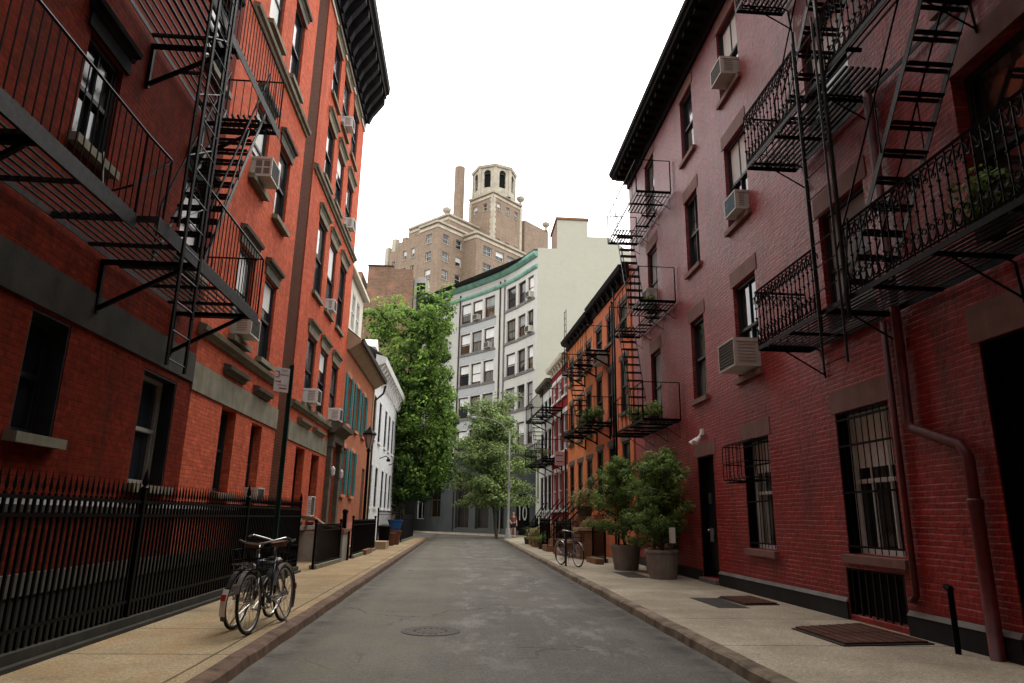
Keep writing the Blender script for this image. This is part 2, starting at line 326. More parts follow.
class MB:
    def __init__(s): s.v = []; s.f = []; s.tint = []
    def add(s, vs, fs):
        b = len(s.v); s.v += [tuple(p) for p in vs]; s.f += [tuple(i + b for i in f) for f in fs]
    def quad(s, a, b, c, d): s.add([a, b, c, d], [(0, 1, 2, 3)])
    def box(s, F, u0, u1, z0, z1, d0, d1):
        p = [F(u, z, d) for d in (d0, d1) for z in (z0, z1) for u in (u0, u1)]
        s.add(p, [(0, 2, 3, 1), (4, 5, 7, 6), (0, 1, 5, 4), (2, 6, 7, 3), (0, 4, 6, 2), (1, 3, 7, 5)])
    def hex(s, p): s.add(p, [(0, 2, 3, 1), (4, 5, 7, 6), (0, 1, 5, 4), (2, 6, 7, 3), (0, 4, 6, 2), (1, 3, 7, 5)])
    def prism(s, F, prof, u0, u1, n=1):      # profile [(d,z)] swept along u
        k = len(prof); us = [u0 + (u1 - u0) * i / n for i in range(n + 1)]
        vs = [F(u, z, d) for u in us for d, z in prof]
        fs = [(i * k + j, i * k + (j + 1) % k, (i + 1) * k + (j + 1) % k, (i + 1) * k + j) for i in range(n) for j in range(k)]
        fs += [tuple(range(k))[::-1], tuple(range(n * k, n * k + k))]
        s.add(vs, fs)
    def tube(s, pts, r, n=5, closed=False):
        pts = [Vector(p) for p in pts]; m = len(pts); rings = []
        ref = None
        for i, p in enumerate(pts):
            a = pts[(i - 1) % m] if (i or closed) else p; b = pts[(i + 1) % m] if (i < m - 1 or closed) else p
            t = (b - a)
            if t.length < 1e-9: t = Vector((0, 0, 1))
            t.normalize()
            if ref is None or abs(ref.dot(t)) > .98:
                ref = Vector((0, 0, 1)) if abs(t.z) < .9 else Vector((1, 0, 0))
            x = ref - t * ref.dot(t); x.normalize(); ref = x; y = t.cross(x)
            rr = r[i] if isinstance(r, (list, tuple)) else r
            rings.append([p + (x * math.cos(2 * math.pi * k / n + .4) + y * math.sin(2 * math.pi * k / n + .4)) * rr for k in range(n)])
        vs = [q for rg in rings for q in rg]; fs = []
        for i in range(m if closed else m - 1):
            j = (i + 1) % m
            fs += [(i * n + k, i * n + (k + 1) % n, j * n + (k + 1) % n, j * n + k) for k in range(n)]
        if not closed: fs += [tuple(range(n))[::-1], tuple(range((m - 1) * n, m * n))]
        s.add(vs, fs)
    def lathe(s, c, prof, n=16):             # prof [(r,z)] about a vertical axis
        c = Vector(c); k = len(prof)
        vs = [c + Vector((r * math.cos(2 * math.pi * i / n), r * math.sin(2 * math.pi * i / n), z)) for i in range(n) for r, z in prof]
        fs = [(i * k + j, ((i + 1) % n) * k + j, ((i + 1) % n) * k + j + 1, i * k + j + 1) for i in range(n) for j in range(k - 1)]
        s.add(vs, fs)
        for j in (0, k - 1):
            if prof[j][0] > 1e-4: s.f.append(tuple(len(s.v) - n * k + i * k + j for i in range(n)))
    def ball(s, c, r, n=8, sz=1.):
        s.lathe(c, [(r * math.sin(math.pi * i / n) + 1e-5, -r * sz * math.cos(math.pi * i / n)) for i in range(n + 1)], n + 2)
    def build(s, name, mat, parent=None, loc=None, smooth=False, local=False):
        me = bpy.data.meshes.new(name); o0 = Vector((0, 0, 0))
        if parent is not None and not local: o0 = LOC[parent]
        elif loc is not None: o0 = Vector(loc)
        me.from_pydata([(x - o0.x, y - o0.y, z - o0.z) for x, y, z in s.v], [], s.f)
        me.materials.append(M[mat] if isinstance(mat, str) else mat)
        if smooth:
            me.polygons.foreach_set('use_smooth', [True] * len(me.polygons))
        if s.tint:
            at = me.attributes.new('tint', 'FLOAT', 'FACE'); at.data.foreach_set('value', s.tint)
        me.update()
        o = bpy.data.objects.new(name, me); COL.objects.link(o)
        if parent is not None: o.parent = parent; LOC[o] = LOC[parent]
        else: o.location = o0; LOC[o] = o0
        return o
def thing(name, label, cat, loc, group=None, rot=None):
    o = bpy.data.objects.new(name, None); COL.objects.link(o); o.location = loc; o.empty_display_size = .2
    if rot: o.rotation_euler = rot
    LOC[o] = Vector(loc); o['label'] = label; o['category'] = cat
    if group: o['group'] = group
    return o
def tag(o, label, cat, group=None):
    o['label'] = label; o['category'] = cat
    if group: o['group'] = group
    return o
def struct(o): o['kind'] = 'structure'; return o
def dup(root, loc, label=None, rot=None):
    r = root.copy(); COL.objects.link(r); r.location = loc; LOC[r] = Vector(loc)
    if rot is not None: r.rotation_euler = rot
    if label: r['label'] = label
    for ch in list(root.children):
        c = ch.copy(); COL.objects.link(c); c.parent = r; LOC[c] = LOC[r]
        for g in ch.children:
            d = g.copy(); COL.objects.link(d); d.parent = c; LOC[d] = LOC[r]
    return r

def facade(mb, F, u0, u1, z0, z1, ops, depth=.2, ustep=None):
    us = {u0, u1}; zs = {z0, z1}
    for a, b, c, d in ops: us |= {a, b}; zs |= {c, d}
    if ustep:
        k = int((u1 - u0) / ustep)
        for i in range(1, k):
            x = u0 + (u1 - u0) * i / k
            if not any(a - .01 < x < b + .01 for a, b, c, d in ops): us.add(x)
    us = sorted(x for x in us if u0 <= x <= u1); zs = sorted(x for x in zs if z0 <= x <= z1)
    for i in range(len(us) - 1):
        for j in range(len(zs) - 1):
            cu = (us[i] + us[i + 1]) / 2; cz = (zs[j] + zs[j + 1]) / 2
            if any(a < cu < b and c < cz < d for a, b, c, d in ops): continue
            mb.quad(F(us[i], zs[j]), F(us[i + 1], zs[j]), F(us[i + 1], zs[j + 1]), F(us[i], zs[j + 1]))
    for a, b, c, d in ops:
        for p, q in (((a, c), (b, c)), ((b, c), (b, d)), ((b, d), (a, d)), ((a, d), (a, c))):
            mb.quad(F(*p), F(*q), F(q[0], q[1], -depth), F(p[0], p[1], -depth))
def shell(mb, F, u0, u1, z0, z1, thick):   # back, ends and roof behind a facade
    mb.quad(F(u0, z0, -thick), F(u1, z0, -thick), F(u1, z1, -thick), F(u0, z1, -thick))
    for u in (u0, u1): mb.quad(F(u, z0), F(u, z0, -thick), F(u, z1, -thick), F(u, z1))
    mb.quad(F(u0, z1), F(u1, z1), F(u1, z1, -thick), F(u0, z1, -thick))

def window(F, root, a, b, c, d, depth=.2, frame='sash', glass='glass', sill=None, lintel=None, lstyle='flat',
           sash=True, blind=0., curtain=False, sill_out=.1, lh=.3, mull=0, lint_ext=.15):
    m = MB(); e = .06; y0, y1 = -depth - .06, -depth + .03
    g = .002
    m.box(F, a + g, a + e, c + g, d - g, y0, y1); m.box(F, b - e, b - g, c + g, d - g, y0, y1)
    m.box(F, a + e, b - e, d - e * 1.3, d - g, y0, y1); m.box(F, a + e, b - e, c + g, c + e * 1.2, y0, y1)
    mid = (c + d) / 2
    if sash:
        m.box(F, a + e, b - e, mid - .03, mid + .03, y0, y1 - .015)
        for x in (a + e, b - e - .035):
            m.box(F, x, x + .035, c + e * 1.2, mid - .03, y0, y1 - .035)
            m.box(F, x, x + .035, mid + .03, d - e * 1.3, y0, y1 - .02)
    for i in range(mull):
        x = a + (b - a) * (i + 1) / (mull + 1); m.box(F, x - .014, x + .014, c + e * 1.2, d - e * 1.3, y0, y1 - .03)
    w = m.build('window', frame, root)
    p = MB(); y = -depth - .03
    if sash:
        p.quad(F(a + e, c + e, y - .02), F(b - e, c + e, y - .02), F(b - e, mid, y - .02), F(a + e, mid, y - .02))
        p.quad(F(a + e, mid, y), F(b - e, mid, y), F(b - e, d - e, y), F(a + e, d - e, y))
    else: p.quad(F(a + e, c + e, y), F(b - e, c + e, y), F(b - e, d - e, y), F(a + e, d - e, y))
    p.build('pane', glass, w)
    if blind > 0:
        q = MB(); zb = d - e - (d - c - 2 * e) * blind
        q.quad(F(a + e + .03, zb, y + .012), F(b - e - .03, zb, y + .012), F(b - e - .03, d - e * 1.4, y + .012), F(a + e + .03, d - e * 1.4, y + .012))
        q.build('blind', 'curtain' if curtain else 'blind', w)
    if sill:
        q = MB(); q.prism(F, [(-depth, c - .10), (sill_out, c - .13), (sill_out, c - .02), (-depth + .03, c + .004)], a - .08, b + .08)
        q.build('sill', sill, w)
    if lintel:
        q = MB()
        if lstyle == 'flat': q.box(F, a - lint_ext, b + lint_ext, d + .002, d + lh, -.05, .012)
        elif lstyle == 'hood':
            q.box(F, a - .1, b + .1, d + .002, d + lh, -.05, .035)
            q.prism(F, [(-.02, d + lh), (.05, d + lh), (.07, d + lh + .06), (.13, d + lh + .08), (.145, d + lh + .14), (-.02, d + lh + .17)], a - .14, b + .14)
        elif lstyle == 'hoodonly':
            q.prism(F, [(-.02, d + lh), (.05, d + lh), (.08, d + lh + .07), (.14, d + lh + .09), (.155, d + lh + .16), (-.02, d + lh + .2)], a - .2, b + .2)
        q.build('lintel', lintel, w)
    return w

def ac_unit(F, uc, z, w=.62, h=.40, out=.40, inn=.15, grille='ac_dark', label='', body='ac', group=None, square=False):
    t = thing('air_conditioner', label, 'air conditioner', F(uc, z, 0), group)
    m = MB(); a, b = uc - w / 2, uc + w / 2
    m.box(F, a, b, z, z + .025, -inn, out); m.box(F, a, b, z + h - .025, z + h, -inn, out)
    m.box(F, a, a + .025, z + .025, z + h - .025, -inn, out); m.box(F, b - .025, b, z + .025, z + h - .025, -inn, out)
    m.box(F, a + .025, b - .025, z + .025, z + h - .025, -inn, -inn + .02)
    m.box(F, a - .012, b + .012, z + h * .86, z + h * .9, -inn, out - .04)
    m.build('casing', body, t)
    m = MB(); m.box(F, a + .025, b - .025, z + .025, z + h - .025, out - .05, out - .03)
    for i in range(9):
        zz = z + .04 + (h - .08) * i / 8; m.box(F, a + .03, b - .03, zz - .006, zz + .006, out - .03, out - .004)
    m.build('grille', grille, t)
    for s_, x in ((0, a - .004), (1, b + .004)):
        if not square:
            m = MB()
            for i in range(6): m.box(F, x - .003, x + .003, z + h * (.16 + .115 * i), z + h * (.16 + .115 * i) + .018, .07, out - .08)
            m.build('vent', 'ac_vent', t); continue
        m = MB()
        for i in range(2):
            for j in range(2):
                d0 = .06 + .17 * j * out / .4; z0 = z + h * (.14 + .37 * i)
                m.box(F, x - .003, x + .003, z0, z0 + h * .28, d0, d0 + .13 * out / .4)
        m.build('vent', 'ac_dark', t)
    return t
exec_parts = []

# ------------------------------------------------------------------ setting
def sheet(name, x0, x1, y0, y1, z, mat, nx=1, ny=1):
    m = MB()
    m.quad((x0, y0, z), (x1, y0, z), (x1, y1, z), (x0, y1, z))
    return struct(m.build(name, mat))
M['earth'] = M_plain('city ground', (.10, .095, .085), .9, .3, .1)
sheet('ground', -900, 900, -900, 900, -.95, 'earth')
m = MB(); m.box(W, -9, 16, -.94, 0, -30, 80)
struct(m.build('road', 'road'))
def slab(name, pts, z0, z1, mat):
    m = MB(); k = len(pts)
    m.add([(x, y, z1) for x, y in pts] + [(x, y, z0) for x, y in pts], [tuple(range(k)), tuple(range(k, 2 * k))[::-1]] + [(i, i + k, (i + 1) % k + k, (i + 1) % k) for i in range(k)])
    return struct(m.build(name, mat))
# kerbs are real steps, the near edge chipped and uneven
def kerb(pts, w, side):
    m = MB(); n = len(pts)
    for i in range(n - 1):
        (xa, ya), (xb, yb) = pts[i], pts[i + 1]
        za, zb = kz[i], kz[i + 1]
        pa = [(xa, ya, -.01), (xa + side * .02, ya, za - .02), (xa + side * .045, ya, za), (xa + side * w, ya, .124), (xa + side * w, ya, -.01)]
        pb = [(xb, yb, -.01), (xb + side * .02, yb, zb - .02), (xb + side * .045, yb, zb), (xb + side * w, yb, .124), (xb + side * w, yb, -.01)]
        m.add(pa + pb, [(j, (j + 1) % 5, 5 + (j + 1) % 5, 5 + j) for j in range(5)])
    return m
ys = [-30 + i * .45 for i in range(170)]
kz = [.115 + U(-.012, .008) for _ in ys]
struct(kerb([(-1.99 + U(-.012, .012), y) for y in ys], .17, -1).build('kerb', 'curb'))
M['curb_pale'] = M_plain('worn stone kerb', (.20, .155, .11), .85, .7, 3.0, bmp=.6, streak=.5)
struct(kerb([(2.78 + U(-.015, .015), y) for y in ys], .17, 1).build('kerb', 'curb_pale'))
slab('sidewalk', [(-2.16, -30), (-2.16, 46.3), (-2.5, 47.0), (-9, 48.2), (-9, 17.6), (-3.96, 17.6), (-3.96, -30)], -.5, .12, 'walk_left')
slab('sidewalk', [(2.95, -30), (5.66, -30), (5.66, 22), (5.9, 44), (6, 56.6), (2.95, 46.2)], -.5, .12, 'walk_right')
# areaway floor behind the fence
m = MB(); m.box(W, -4.72, -3.97, -.94, -.85, -30, 17.6); struct(m.build('areaway_floor', 'concrete'))

# ------------------------------------------------------------------ left brick apartment building (two halves)
FL = Fr((-4.7, 0), (0, 1), (1, 0))
b1 = thing('apartment_building', 'dark red brick apartment building behind the spear fence, nearest on the left', 'building', (-4.7, 6, 0))
ops1 = [(7.45, 8.22, 2.25, 3.58), (10.2, 11.38, 1.84, 3.5), (13.6, 14.48, 1.84, 3.47), (15.58, 16.4, 1.62, 3.42), (4.6, 5.5, 2.25, 3.58), (1.5, 2.4, 2.25, 3.58),
        (7.5, 8.32, 5.72, 7.15), (10.65, 11.6, 5.4, 6.95), (4.7, 5.5, 5.72, 7.15), (13.5, 14.5, 4.9, 6.85), (15.38, 16.36, 4.88, 6.84),
        (7.5, 8.4, 9.1, 10.7), (10.6, 11.6, 9.1, 10.8), (13.5, 14.5, 8.42, 10.2), (15.4, 16.4, 8.36, 10.25),
        (13.5, 14.5, 12.25, 14.3), (15.4, 16.4, 12.2, 14.4), (15.4, 16.4, 15.6, 17.4), (13.5, 14.5, 15.6, 17.4)]
near_ops = [o for o in ops1 if o[0] < 11.7]; far_ops = [o for o in ops1 if o[0] > 11.7]
m = MB(); facade(m, FL, -26, 12.0, -.9, 19, [o for o in near_ops], .24); shell(m, FL, -26, 12, -.9, 19, 10); m.build('wall', 'brick_vignette', b1)
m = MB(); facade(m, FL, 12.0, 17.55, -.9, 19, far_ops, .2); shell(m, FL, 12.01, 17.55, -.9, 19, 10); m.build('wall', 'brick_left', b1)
m = MB(); m.box(FL, 17.551, 18.72, -.9, 19, -3, -.03); m.build('recessed_bay', 'brick_bay', b1)
m = MB(); m.box(FL, -11, -1, 19.01, 27, -9.9, -.02); m.build('upper_sky_blocker', 'brick_vignette', b1)  # unseen block added behind the viewer to cut sky light
for i, o in enumerate(ops1):
    a, b, c, d = o; near = a < 11.7
    st = 'stone'
    first = c < 3
    window(FL, b1, a, b, c, d, (.24 if near else .2) if first else .09, frame='ac_vent' if i == 1 else 'sash', sill=st, sill_out=.14, lintel=None if first and a < 12 else ('cornice' if near else 'hood'),
           lstyle='hood' if not first else 'hoodonly', lh=.22 if not first else .62, blind={5: .0, 7: .9, 9: .45, 10: .35, 13: .6, 15: .85}.get(i, 0.), mull=1 if i in (6, 8) else 0)
for a, b, c, d in ops1[:2]:
    q = MB(); q.box(FL, b - .03, b - .003, c + .003, d - .003, -.2, -.01); q.box(FL, a + .003, a + .03, c + .003, d - .003, -.2, -.01); q.box(FL, a + .03, b - .03, d - .03, d - .003, -.2, -.01); q.build('window_reveals', 'sash', b1)
m = MB(); m.box(FL, -26, 11.95, 3.62, 4.1, -.05, .03); m.build('stone_band', 'stone_dark', b1)
m = MB(); m.box(FL, 11.95, 17.55, 3.5, 4.0, -.05, .03); m.build('stone_band', 'stone', b1)
strc = lambda z: [(-.02, z), (.05, z), (.07, z + .06), (.13, z + .08), (.15, z + .16), (-.02, z + .22)]
for z_, u_ in ((4.5, 11.95), (11.7, 12.5)): m = MB(); m.prism(FL, strc(z_), u_, 17.55); m.build('string_course', 'stone', b1)
m = MB(); m.prism(FL, [(-.02, 1.42), (.06, 1.42), (.09, 1.5), (.02, 1.56), (-.02, 1.56)], -26, 17.55); m.build('ledge', 'ledge', b1)
m = MB(); m.box(FL, -26, 17.55, .55, .78, -.02, .06); m.build('water_table', 'hood', b1)  # darker stone colour stands in for vignette darkness
m = MB(); m.box(FL, -26, 17.55, -.9, .55, -.02, .04); m.build('base_course', 'stone_dark', b1)
m = MB(); m.prism(FL, [(-.02, 17.9), (.1, 17.9), (.2, 18.3), (.7, 18.6), (.75, 19.2), (-.02, 19.2)], 6, 18.6); m.build('cornice', 'cornice', b1)

b2 = thing('apartment_building', 'orange red brick tenement, the tallest on the left, with a heavy bracketed black cornice', 'building', (-4.7, 22.6, 0))
cols2 = [(20.08, 21.25), (21.95, 23.15), (24.0, 25.25)]; rows2 = [(4.62, 6.72), (8.05, 10.5), (11.95, 13.9), (14.95, 17.0)]
ops2 = [(a, b, c, d) for c, d in rows2 for a, b in cols2] + [(19.9, 21.0, 1.35, 3.32), (22.0, 23.15, 1.35, 3.3), (24.75, 26.15, 1.1, 3.75)]
m = MB(); facade(m, FL, 18.72, 26.62, 0, 19.8, ops2, .2); shell(m, FL, 18.721, 26.62, 0, 19.8, 10); m.build('wall', 'brick_left', b2)
for i, (a, b, c, d) in enumerate(ops2[:-1]):
    g = i >= 12
    window(FL, b2, a, b, c, d, .45 if g else .08, sill='stone', lintel='stone', lstyle='hoodonly' if g else 'hood', lh=.62 if g else .24, blind={1: .3, 4: .5, 7: .3}.get(i, 0))
m = MB(); m.box(FL, 18.75, 24.2, 3.4, 3.92, -.05, .03); m.build('stone_band', 'stone', b2)
for z_ in (4.3, 11.4): m = MB(); m.prism(FL, strc(z_), 18.75, 26.6); m.build('string_course', 'stone', b2)
m = MB(); m.box(FL, 18.75, 24.3, 1.0, 1.12, -.02, .16); m.build('ledge', 'ledge', b2)
m = MB()
m.box(FL, 18.72, 26.62, 17.55, 17.8, 0, .06); m.box(FL, 18.72, 26.62, 17.8, 18.5, 0, .12)
m.prism(FL, [(0, 18.5), (.25, 18.55), (.3, 19.1), (.82, 19.15), (.84, 19.32), (.95, 19.4), (.97, 19.7), (0, 19.8)], 18.72, 26.75)
m.build('cornice', 'cornice', b2)
for i in range(11):
    u = 18.95 + i * .75; m = MB()
    m.prism(FL, [(.12, 17.85), (.2, 17.85), (.34, 18.2), (.62, 18.6), (.78, 18.85), (.78, 19.149), (.12, 19.149)], u, u + .26); m.build('cornice_bracket', 'cornice', b2)
m = MB(); m.box(FL, 18.72, 26.62, 17.4, 17.55, 0, .05); m.build('trim', 'trim_tan', b2)
a, b, c, d = ops2[-1]
dr = MB(); dr.box(FL, a + .02, b - .02, c, d - .02, -.199, -.15)
for z0, z1 in ((1.3, 2.1), (2.25, 3.1)): 
    for x in (a + .15, (a + b) / 2 + .06): dr.box(FL, x, x + .48, z0, z1, -.15, -.12)
dr = dr.build('door', 'door_wood', b2)
m = MB(); m.ball(FL((a + b) / 2 + .1, 2.1, -.1), .035); m.build('handle', 'chrome', dr)
m = MB()
for x in (a - .38, b + .02): m.box(FL, x, x + .36, 1.1, 3.75, 0, .16); m.box(FL, x - .03, x + .39, 3.75, 3.95, 0, .2)
m.box(FL, a - .38, b + .38, 3.95, 4.24, 0, .22)
m.prism(FL, [(0, 4.24), (.25, 4.24), (.36, 4.38), (.5, 4.42), (.52, 4.56), (0, 4.7)], a - .5, b + .5)
m.build('door_surround', 'hood', b2)
m = MB()
for x in (a - .15, b + .15): m.lathe(FL(x, 2.9, .22), [(.02, -.16), (.07, -.1), (.08, .1), (.05, .16), (.01, .2)], 8)
m.build('wall_lantern', 'sign_white', b2)

# window air conditioners on the left
A = dict(F=FL)
ac_unit(FL, 13.95, 8.45, .62, .46, .40, square=True, label='white window air conditioner with square side vents, highest behind the left iron balcony')
ac_unit(FL, 13.95, 4.95, .62, .42, .36, label='pale air conditioner low under the left iron balcony floor, above the grey stone band')
ac_unit(FL, 15.95, 1.66, .55, .34, .26, label='grey white air conditioner in a ground floor window just above the spear fence tops')
ac_unit(FL, 20.7, 4.66, .56, .42, .36, body='white', label='white air conditioner in the tall tenement one floor up, nearer to the no parking sign')
ac_unit(FL, 24.6, 4.66, .58, .44, .36, body='white', label='white air conditioner in the tall tenement one floor up, beside the teal shutters')
ac_unit(FL, 22.5, 8.1, .46, .38, .24, body='white', label='slim white air conditioner in the middle window two floors up the tall tenement')
ac_unit(FL, 24.6, 12.0, .46, .4, .28, body='white', label='small white air conditioner at the far corner of the tall tenement, three floors up')
ac_unit(FL, 22.5, 15.0, .5, .4, .34, body='white', label='small white air conditioner high up just under the bracketed black cornice')
ac_unit(FL, 22.55, 1.4, .6, .6, .06, body='white', label='upright white air conditioner in the ground floor window beside the old timber door')

# ------------------------------------------------------------------ fire escapes
def platform(mb, F, u0, u1, z, d0, d1, beam=.16, gap=.085, hole=None, cross=.9):
    mb.box(F, u0, u1, z - beam, z + .01, d1 - .012, d1); mb.box(F, u0, u1, z - .06, z + .01, d0, d0 + .012)
    for u in (u0, u1 - .012): mb.box(F, u, u + .012, z - .07, z + .008, d0 + .012, d1 - .012)
    n = int((d1 - d0) / gap)
    for i in range(1, n):
        d = d0 + (d1 - d0) * i / n
        if hole and hole[2] < d < hole[3]:
            if hole[0] > u0 + .05: mb.box(F, u0 + .012, hole[0], z - .03, z, d - .018, d + .018)
            if hole[1] < u1 - .05: mb.box(F, hole[1], u1 - .012, z - .03, z, d - .018, d + .018)
        else: mb.box(F, u0 + .012, u1 - .012, z - .022, z, d - gap * .13, d + gap * .13)
    k = max(1, int((u1 - u0) / cross))
    for i in range(1, k + 1):
        u = u0 + (u1 - u0) * i / (k + 1)
        if hole and hole[0] < u < hole[1]: mb.box(F, u - .02, u + .02, z - .075, z - .031, hole[3], d1 - .012) if hole[3] < d1 - .1 else mb.box(F, u - .02, u + .02, z - .075, z - .031, d0 + .012, hole[2])
        else: mb.box(F, u - .02, u + .02, z - .075, z - .031, d0 + .012, d1 - .012)
def plain_rail(mb, pts, h, gap=.125, r=.007, rr=.018, mid=None):
    for p, q in zip(pts, pts[1:]):
        p, q = Vector(p), Vector(q); L_ = (q - p).length; up = Vector((0, 0, h))
        mb.tube([p + up, q + up], rr, 4)
        if mid: mb.tube([p + up * mid, q + up * mid], r * 1.3, 4)
        n = max(1, int(L_ / gap))
        for i in range(n + 1):
            a = p + (q - p) * i / n; mb.tube([a - Vector((0, 0, .02)), a + up], r * (2 if i in (0, n) else 1), 4)
def ornate_rail(mb, pts, h, gap=.125):
    for p, q in zip(pts, pts[1:]):
        p, q = Vector(p), Vector(q); L_ = (q - p).length; dr = (q - p).normalized(); up = Vector((0, 0, 1))
        mb.tube([p + up * h, q + up * h], .02, 4); mb.tube([p + up * .04, q + up * .04], .016, 4)
        n = max(1, round(L_ / gap)); st = L_ / n
        for i in range(n + 1):
            a = p + dr * st * i
            mb.tube([a, a + up * h], .011, 4)
            for z, r in ((.30, .025), (.52, .026), (.7, .025)): mb.ball(a + up * h * z, r, 3, .8)
            if i < n:
                c = a + dr * st * .5
                # arch under the top rail, loop above the bottom one, small scrolls
                ar = [c + up * (h * .80) + dr * math.cos(t) * st * .98 + up * math.sin(t) * h * .15 for t in [math.pi * k / 7 for k in range(8)]]
                mb.tube(ar, .011, 3)
                lo = [c + up * (h * .20) + dr * math.cos(t) * st * .5 - up * math.sin(t) * h * .13 for t in [math.pi * k / 6 for k in range(7)]]
                mb.tube(lo, .012, 3)
                sc = [c + up * (h * .235) + (dr * math.cos(t) + up * math.sin(t)) * st * .26 for t in [2 * math.pi * k / 7 for k in range(7)]]
                mb.tube(sc, .010, 3, True)
                sc = [c + up * (h * .80) + (dr * math.cos(t) + up * math.sin(t)) * st * .24 for t in [2 * math.pi * k / 7 for k in range(7)]]
                mb.tube(sc, .0095, 3, True)
def stair(F, root, ua, za, ub, zb, d0, d1, n, mat='iron_worn', rail=True, tread='iron', hand=.8):
    s = MB()
    for d in (d0, d1 - .012):
        pa, pb = F(ua, za, d), F(ub, zb, d)
        s.hex([F(u, z + o, dd) for dd in (d, d + .012) for o in (-.07, .07) for u, z in ((ua, za), (ub, zb))])
    s.build('stringer', mat, root)
    for i in range(1, n):
        t = MB(); k = i / n; u = ua + (ub - ua) * k; z = za + (zb - za) * k
        t.box(F, u - .09, u - .035, z - .014, z + .014, d0 + .013, d1 - .013); t.box(F, u + .025, u + .075, z - .014, z + .014, d0 + .013, d1 - .013)
        t.box(F, u - .09, u + .075, z - .02, z - .0142, (d0 + d1) / 2 - .015, (d0 + d1) / 2 + .015)
        t.build('tread', tread, root)
    if rail:
        h = MB()
        for d in ((d1,) if rail == 1 else (d0, d1)):
            up = hand
            h.tube([F(ua, za + up, d), F(ub, zb + up, d)], .016, 4)
            for k in (0, .5, 1): 
                u = ua + (ub - ua) * k; z = za + (zb - za) * k; h.tube([F(u, z, d), F(u, z + up, d)], .011, 4)
        h.build('handrail', 'iron', root)
def ladder(F, root, u0, u1, z0, z1, d, rung=.3, r=.018, name='ladder'):
    m = MB()
    for u in (u0, u1): m.tube([F(u, z0, d), F(u, z1, d)], r, 4)
    z = z0 + .08
    while z < z1: m.tube([F(u0, z, d), F(u1, z, d)], .01, 4); z += rung
    return m.build(name, 'iron_worn', root)
def bracket(F, root, u, z, d0, d1, drop=.75, mat='iron'):
    m = MB()
    m.box(F, u - .03, u + .03, z - .14, z - .08, d0, d1)
    m.box(F, u - .025, u + .025, z - drop, z - .14, d0, d0 + .05)
    m.hex([F(uu, z + o + s, d) for uu in (u - .022, u + .022) for o in (-.03, .03) for d, s in ((d0 + .03, -drop + .06), (d1 - .12, -.13))])
    m.build('bracket', mat, root)

# left fire escape with drop ladder
fe = thing('fire_escape', 'black iron fire escape with stair and long drop ladder on the dark red left building', 'fire escape', FL(9, 4.6, 0))
m = MB(); platform(m, FL, 7.35, 11.25, 4.65, .06, 1.22, .17, .095); platform(m, FL, 2.0, 7.34, 4.65, .06, .98, .17, .095); m.build('platform', 'iron_beam', fe)
m = MB(); platform(m, FL, 6.2, 11.25, 8.1, .06, 1.22, .14, .095, hole=(9.2, 10.75, .45, 1.15)); m.build('platform', 'iron_beam', fe)
for u in (3.2, 5.6): bracket(FL, fe, u, 4.65, .001, .95, .8)
for u in (8.6, 10.9): bracket(FL, fe, u, 4.65, .001, 1.2, .8)
for u in (7.0, 8.9, 10.9): bracket(FL, fe, u, 8.1, .001, 1.2, .8)
m = MB(); plain_rail(m, [FL(2, 4.65, .97), FL(7.3, 4.65, .97), FL(7.9, 4.65, 1.0)], 1.0); plain_rail(m, [FL(8.5, 4.65, 1.2), FL(11.23, 4.65, 1.2), FL(11.23, 4.65, .08)], 1.0, mid=.02); m.build('railing', 'iron', fe)
m = MB(); plain_rail(m, [FL(6.2, 8.1, 1.2), FL(11.23, 8.1, 1.2), FL(11.23, 8.1, .08)], 1.0); m.build('railing', 'iron', fe)
stair(FL, fe, 8.95, 4.7, 10.7, 8.1, .45, 1.12, 13, rail=2)
ladder(FL, fe, 7.78, 8.3, 3.05, 8.6, 1.34, .34, .022)
m = MB()
for u in (7.72, 8.36): m.tube([FL(u, 4.7, 1.27), FL(u, 9.3, 1.27)], .02, 4)
z = 4.8
while z < 9: m.tube([FL(7.72, z, 1.27), FL(8.36, z + .42, 1.27)], .009, 4); m.tube([FL(8.36, z + .42, 1.27), FL(7.72, z + .84, 1.27)], .009, 4); z += .84
m.build('ladder_guide', 'iron_worn', fe)
m = MB(); m.tube([FL(7.9, 5.65, 1.0), FL(7.3, 5.0, .9), FL(7.45, 4.95, .5), FL(7.5, 5.5, .4)], .013, 4); m.tube([FL(9.0, 4.9, 1.16), FL(9.9, 7.3, 1.16)], .014, 4); m.build('safety_bar', 'iron_worn', fe)

# ------------------------------------------------------------------ spear fence on its kerb, with gate panels
FF = Fr((-3.86, 0), (0, 1), (1, 0))
ft = thing('iron_fence', 'long black iron fence topped with spear heads along the left sidewalk', 'fence', (-3.86, 9, .12))
m = MB(); m.box(FF, 1, 17.4, .03, .16, -.1, .14); m.box(FF, 1, 17.4, .161, .25, -.1, .07); m.build('kerb_stone', 'stone_dark', ft)
def pickets(u0, u1):
    m = MB(); u = u0
    while u < u1:
        m.box(FF, u - .0125, u + .0125, .24, 1.60, -.0125, .0125)
        zb = 1.60
        m.add([FF(u - .033, zb + .05, 0), FF(u, zb + .05, .018), FF(u + .033, zb + .05, 0), FF(u, zb + .05, -.018), FF(u, zb + .22, 0), FF(u, zb - .01, 0)],
              [(0, 1, 4), (1, 2, 4), (2, 3, 4), (3, 0, 4), (1, 0, 5), (2, 1, 5), (3, 2, 5), (0, 3, 5)])
        u += .108
    for z in (.42, 1.40, 1.56): m.box(FF, u0 - .06, u1, z - .017, z + .017, -.014, .014)
    return m
posts = [1.0, 4.6, 8.85, 13.1, 17.35]
for a, b in zip(posts, posts[1:]): pickets(a + .128, b - .03).build('picket_panel', 'iron', ft)
